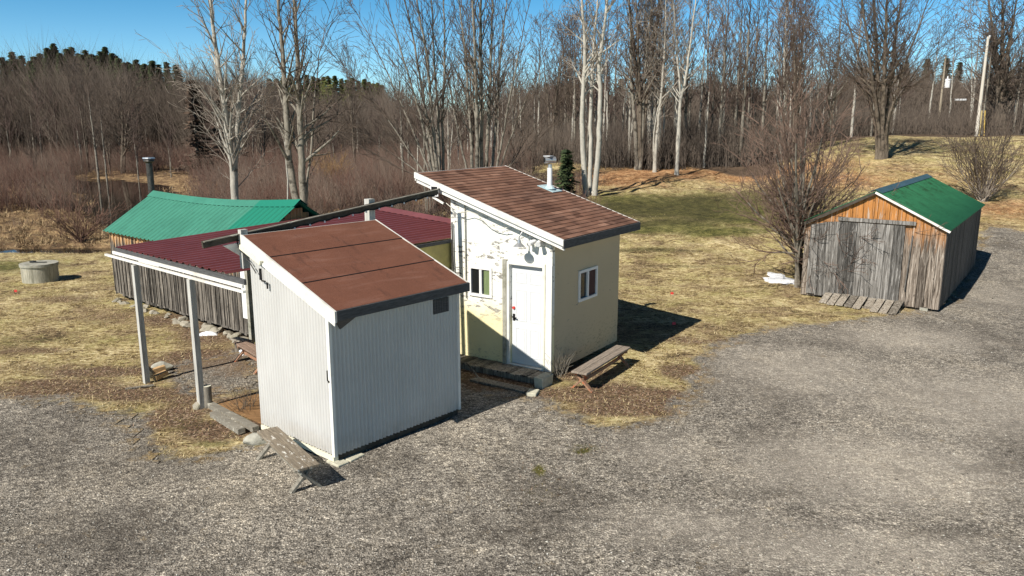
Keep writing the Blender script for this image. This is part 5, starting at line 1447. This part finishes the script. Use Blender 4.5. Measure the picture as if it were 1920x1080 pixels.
# ---- thickets (stuff): far wood mass and swamp scrub, thin tapering stems
def spikes(name, n, place, hr, wr, mat_, seed, stems=(14, 24), twig=3, tone=None, spread=.5, rad=.02):
    r = np.random.RandomState(seed); P = []; D = []; Ls = []; Rr = []; T = []
    cs = place(n, r)
    for (x, y, h, w) in cs:
        k = r.randint(*stems); z = gz1(x, y)
        az = r.uniform(0, 2 * pi, k); tl = np.abs(r.normal(0, spread, k)); tl = np.clip(tl, 0, 1.2)
        bx = x + r.normal(0, w, k); by = y + r.normal(0, w, k)
        d = np.stack([np.cos(az) * np.sin(tl), np.sin(az) * np.sin(tl), np.cos(tl)], -1)
        L = h * r.uniform(.55, 1.1, k); base = np.stack([bx, by, np.full(k, z - .1)], -1)
        t_ = np.clip(r.normal(r.uniform(.2, .8), .12, k), 0, 1)
        P.append(base); D.append(d); Ls.append(L); Rr.append(np.full(k, rad)); T.append(t_)
        for q in range(twig):
            f = r.uniform(.25, .85, k); a2 = r.uniform(0, 2 * pi, k); e = np.stack([np.cos(a2), np.sin(a2), np.full(k, .6)], -1) * .75
            d2 = d + e; d2 /= np.linalg.norm(d2, axis=1, keepdims=True)
            P.append(base + d * (L * f)[:, None]); D.append(d2); Ls.append(L * r.uniform(.2, .45, k)); Rr.append(np.full(k, rad * .6)); T.append(t_)
    P = np.concatenate(P); D = np.concatenate(D); L = np.concatenate(Ls); Rr = np.concatenate(Rr); T = np.concatenate(T)
    A = np.cross(D, [0.3, 0.9, 0.1]); A /= np.linalg.norm(A, axis=1, keepdims=True); B = np.cross(D, A); N = len(P)
    V = np.zeros((N, 4, 3))
    for j in range(3):
        t = 2 * pi * j / 3; V[:, j] = P + (A * cos(t) + B * sin(t)) * Rr[:, None]
    V[:, 3] = P + D * L[:, None] + NPR.normal(0, .03, (N, 3)) * L[:, None]
    F = (np.array([[0, 1, 3], [1, 2, 3], [2, 0, 3]])[None] + np.arange(N)[:, None, None] * 4).reshape(-1, 3)
    me = raw_mesh(name, V.reshape(-1, 3), F); a = me.attributes.new('tone', 'FLOAT', 'POINT'); a.data.foreach_set('value', np.repeat(T, 4).astype(np.float32))
    return tag(link(name, me, mat_), kind='stuff')
def pl_swamp(n, r):
    out = []
    while len(out) < n:
        y = 42 + 62 * r.rand() ** 1.1; x = y * r.uniform(-.72, .03)
        d = float(polydist(x, y, CREEK))
        if d < 3.2 or (-.54 < x / y < -.4 and y < 80) or (y < 50 and x > -10 and r.rand() < .5) or (-40 < x < -22 and 54 < y < 61) or (y < 47 and x < -20): continue
        out.append((x, y, r.uniform(1.3, 2.6) * (1 + (y - 40) / 120), .45))
    return out
spikes('swamp_thicket', 1500, pl_swamp, None, None, M['thicket'], 1, stems=(16, 26), twig=3, spread=.38, rad=.016)
def pl_near(n, r):
    out = []
    while len(out) < n:
        y = 33 + 14 * r.rand(); x = y * r.uniform(-.72, .1)
        d = float(polydist(x, y, CREEK))
        if d < 2.4 or (x / y < -.4 and r.rand() < .93) or (x < -8 and y < 36) or r.rand() < (.75 if y < 40 else .35): continue
        out.append((x, y, r.uniform(.5, 1.4), .5))
    return out
spikes('marsh_scrub', 420, pl_near, None, None, M['thicket'], 2, stems=(12, 22), twig=2, spread=.5, rad=.011)
def pl_wood(n, r):
    out = []
    while len(out) < n:
        if r.rand() < .68:
            y = 52 + 28 * r.rand() ** 1.2; x = y * r.uniform(.0, .36)
            if x / y < .1 and y < 54: continue
        else:
            y = 71 + 20 * r.rand(); x = y * r.uniform(.34, .74)
            if y < 70 + (x - 30) * .06: continue
        out.append((x, y, r.uniform(1.6, 3.6), .5))
    return out
spikes('wood_undergrowth', 1100, pl_wood, None, None, M['thicket_grey'], 3, stems=(16, 26), twig=3, spread=.28, rad=.02)
def pl_far(n, r):
    out = []
    while len(out) < n:
        y = 98 + 60 * r.rand(); a = r.uniform(-.75, .8); x = a * y
        hmax = 8.6 + 5.8 * (1 / (1 + math.exp((a + .3) * 18))) + 1.5 * (1 / (1 + math.exp(-(a - .4) * 12)))
        hmax += 1.2 * sin(a * 31) + .8 * sin(a * 77 + 1)
        out.append((x, y, hmax * r.uniform(.6, 1.0) * (.85 + .15 * y / 130), 1.3))
    return out
spikes('far_wood', 2100, pl_far, None, None, M['far_wood'], 4, stems=(20, 32), twig=7, spread=.26, rad=.045)

# ---- grass, leaves, stones (stuff)
def tri_field(name, n, region, size, mat_, seed, flat=.5, accept=None):
    r = np.random.RandomState(seed)
    y0, y1, a0, a1 = region
    y = y0 + (y1 - y0) * r.rand(n) ** 1.25; x = y * r.uniform(a0, a1, n) if a0 is not None else 0
    keep_ = accept(x, y, r); x, y = x[keep_], y[keep_]; n = len(x)
    z = gz(x, y); az = r.uniform(0, 2 * pi, n); sc = size * r.uniform(.5, 1.5, n) * (1 + y / 60)
    el = r.uniform(0, 1, n) ** 1.5 * flat
    d = np.stack([np.cos(az) * np.cos(el), np.sin(az) * np.cos(el), np.sin(el)], -1); s_ = np.stack([-np.sin(az), np.cos(az), r.uniform(-.3, .3, n)], -1)
    P = np.stack([x, y, z + .005], -1); w = (.075 * sc)[:, None]
    V = np.stack([P - s_ * w, P + s_ * w, P + d * sc[:, None] + np.array([0, 0, 1]) * (.25 * sc * el)[:, None]], 1)
    F = np.arange(n * 3).reshape(-1, 3)
    me = raw_mesh(name, V.reshape(-1, 3), F); a = me.attributes.new('tone', 'FLOAT', 'POINT'); a.data.foreach_set('value', np.repeat(r.rand(n), 3).astype(np.float32))
    return tag(link(name, me, mat_), kind='stuff')
def grassm(name, stops):
    n = NT(name, .9); t = n.attr('tone'); f = n.noise(n.co(), .7, 5, .7)
    k = n.math('ADD', n.math('MULTIPLY', t, .6), n.math('MULTIPLY', f, .5))
    n.color(n.ramp(k, stops)); return n.m
M['straw'] = grassm('dry_straw', [(.2, (.16, .11, .05)), (.42, (.4, .3, .15)), (.62, (.66, .55, .33)), (.78, (.34, .24, .14)), (.92, (.3, .3, .1))])
M['leafm'] = grassm('dead_leaves', [(.2, (.08, .045, .028)), (.5, (.24, .13, .08)), (.75, (.4, .26, .17)), (.95, (.55, .45, .35))])
def acc_grass(x, y, r):
    g = gravel_amount(x, y); ok = (g < -.02) & (polydist(x, y, CREEK) > 2) & (polydist(x, y, DITCH) > .9)
    ok &= (y < 52)
    gb = blobs(x, y, GREEN); ok &= r.rand(len(x)) > gb * 1.4
    lf = blobs(x, y, LEAF); ok &= r.rand(len(x)) > lf * .75
    c = wpos(1.3, 1.0)
    for (O_, A_, a_, b_) in ((WO, WA, SW, SD), (YO, YA, YW, YD), (BO, BA, BD, BW), (WO, WA, 6.4, 6.6), (WO, WA, 6.0, 14.5)):
        s_ = (x - O_[0]) * cos(A_) + (y - O_[1]) * sin(A_); t_ = -(x - O_[0]) * sin(A_) + (y - O_[1]) * cos(A_)
        lo = 2.8 if a_ == 6.0 else (0)
        ok &= ~((s_ > lo) & (s_ < a_) & (t_ > 0) & (t_ < b_))
    return ok
tri_field('grass', 340000, (9, 46, -.72, .72), .052, M['straw'], 1, .6, acc_grass)
M['sedge'] = grassm('marsh_sedge', [(.2, (.035, .024, .015)), (.42, (.13, .082, .045)), (.6, (.3, .205, .115)), (.85, (.44, .33, .19))])
def acc_marsh(x, y, r):
    cl_ = np.sin(x * 2.9 + 1.1 * np.sin(y * 1.3)) * np.sin(y * 2.3 + 1.4 * np.sin(x * .9)) + .6 * np.sin(x * 6.1 - y * 1.7) * np.sin(y * 5.3)
    return (x < -2 + (y - 33) * .1) & (cl_ + r.normal(0, .25, len(x)) > .25) & (polydist(x, y, CREEK) > 1.9) & (polydist(x, y, DITCH) > .7)
o = tri_field('marsh_grass', 120000, (33, 68, -.72, .05), .13, M['sedge'], 7, 1.2, acc_marsh)
def acc_leaf(x, y, r):
    return (r.rand(len(x)) < blobs(x, y, LEAF) ** 1.3)
tri_field('fallen_leaves', 90000, (9, 26, -.72, .72), .045, M['leafm'], 2, .7, acc_leaf)
WEED = [(1008, 885, .25, .4, 1), (1000, 928, .6, .5, .9), (1060, 800, .5, .3, .6), (1095, 852, .45, .35, .8), (1115, 820, .3, .2, .7), (975, 940, .3, .2, .4), (905, 920, .2, .1, .5), (1280, 800, .3, .2, .3), (1480, 785, .2, .1, .5), (300, 850, .6, .2, .8), (410, 845, .5, .15, 1), (455, 845, .2, .1, 1), (360, 800, .6, .4, 1), (1190, 745, .6, .4, .7), (1040, 745, .5, .3, .7), (1300, 700, .5, .6, .5), (1340, 645, 1, .4, .5)]
M['weedm'] = grassm('low_weeds', [(.2, (.035, .026, .01)), (.45, (.11, .09, .025)), (.65, (.25, .21, .06)), (.9, (.4, .31, .16))])
tri_field('gravel_weeds', 200000, (8, 20, -.5, .4), .03, M['weedm'], 9, .9, lambda x, y, r: r.rand(len(x)) < (blobs(x, y, WEED) ** 1.3 * np.clip(.15 + 1.3 * np.sin(x * 7.3 + 2 * np.sin(y * 4.1)) * np.sin(y * 8.7 + 1.7 * np.sin(x * 5.3)) + .5 * np.sin(x * 23 + y * 11), 0, 1)))
# loose stones on the gravel
def stones(n, seed):
    r = np.random.RandomState(seed); y = 7 + 24 * r.rand(n) ** 1.6; x = y * r.uniform(-.72, .72, n)
    k = gravel_amount(x, y) > .05; x, y = x[k], y[k]; n = len(x); z = gz(x, y) + .016
    sc = np.exp(r.normal(-4.95, .4, n)) * (1 + y / 60)
    O6 = np.array([[1, 0, 0], [0, 1, 0], [-1, 0, 0], [0, -1, 0], [0, 0, .8], [0, 0, -.6]], float)
    J = O6[None] * r.uniform(.6, 1.25, (n, 6, 1)) + r.normal(0, .12, (n, 6, 3)); az = r.uniform(0, 6.28, n)
    c, s_ = np.cos(az)[:, None], np.sin(az)[:, None]
    V = np.stack([J[..., 0] * c - J[..., 1] * s_, J[..., 0] * s_ + J[..., 1] * c, J[..., 2]], -1) * sc[:, None, None] + np.stack([x, y, z], -1)[:, None]
    F = np.array([[0, 1, 4], [1, 2, 4], [2, 3, 4], [3, 0, 4], [1, 0, 5], [2, 1, 5], [3, 2, 5], [0, 3, 5]])[None] + np.arange(n)[:, None, None] * 6
    me = raw_mesh('gravel_stones', V.reshape(-1, 3), F.reshape(-1, 3)); a = me.attributes.new('tone', 'FLOAT', 'POINT'); a.data.foreach_set('value', np.repeat(r.rand(n), 6).astype(np.float32))
    m = NT('loose_stones', .9); m.color(m.ramp(m.attr('tone'), [(0, (.07, .06, .05)), (.5, (.24, .22, .19)), (.9, (.42, .39, .34)), (1, (.68, .66, .6))]))
    tag(link('gravel_stones', me, m.m), kind='stuff')
stones(60000, 3)
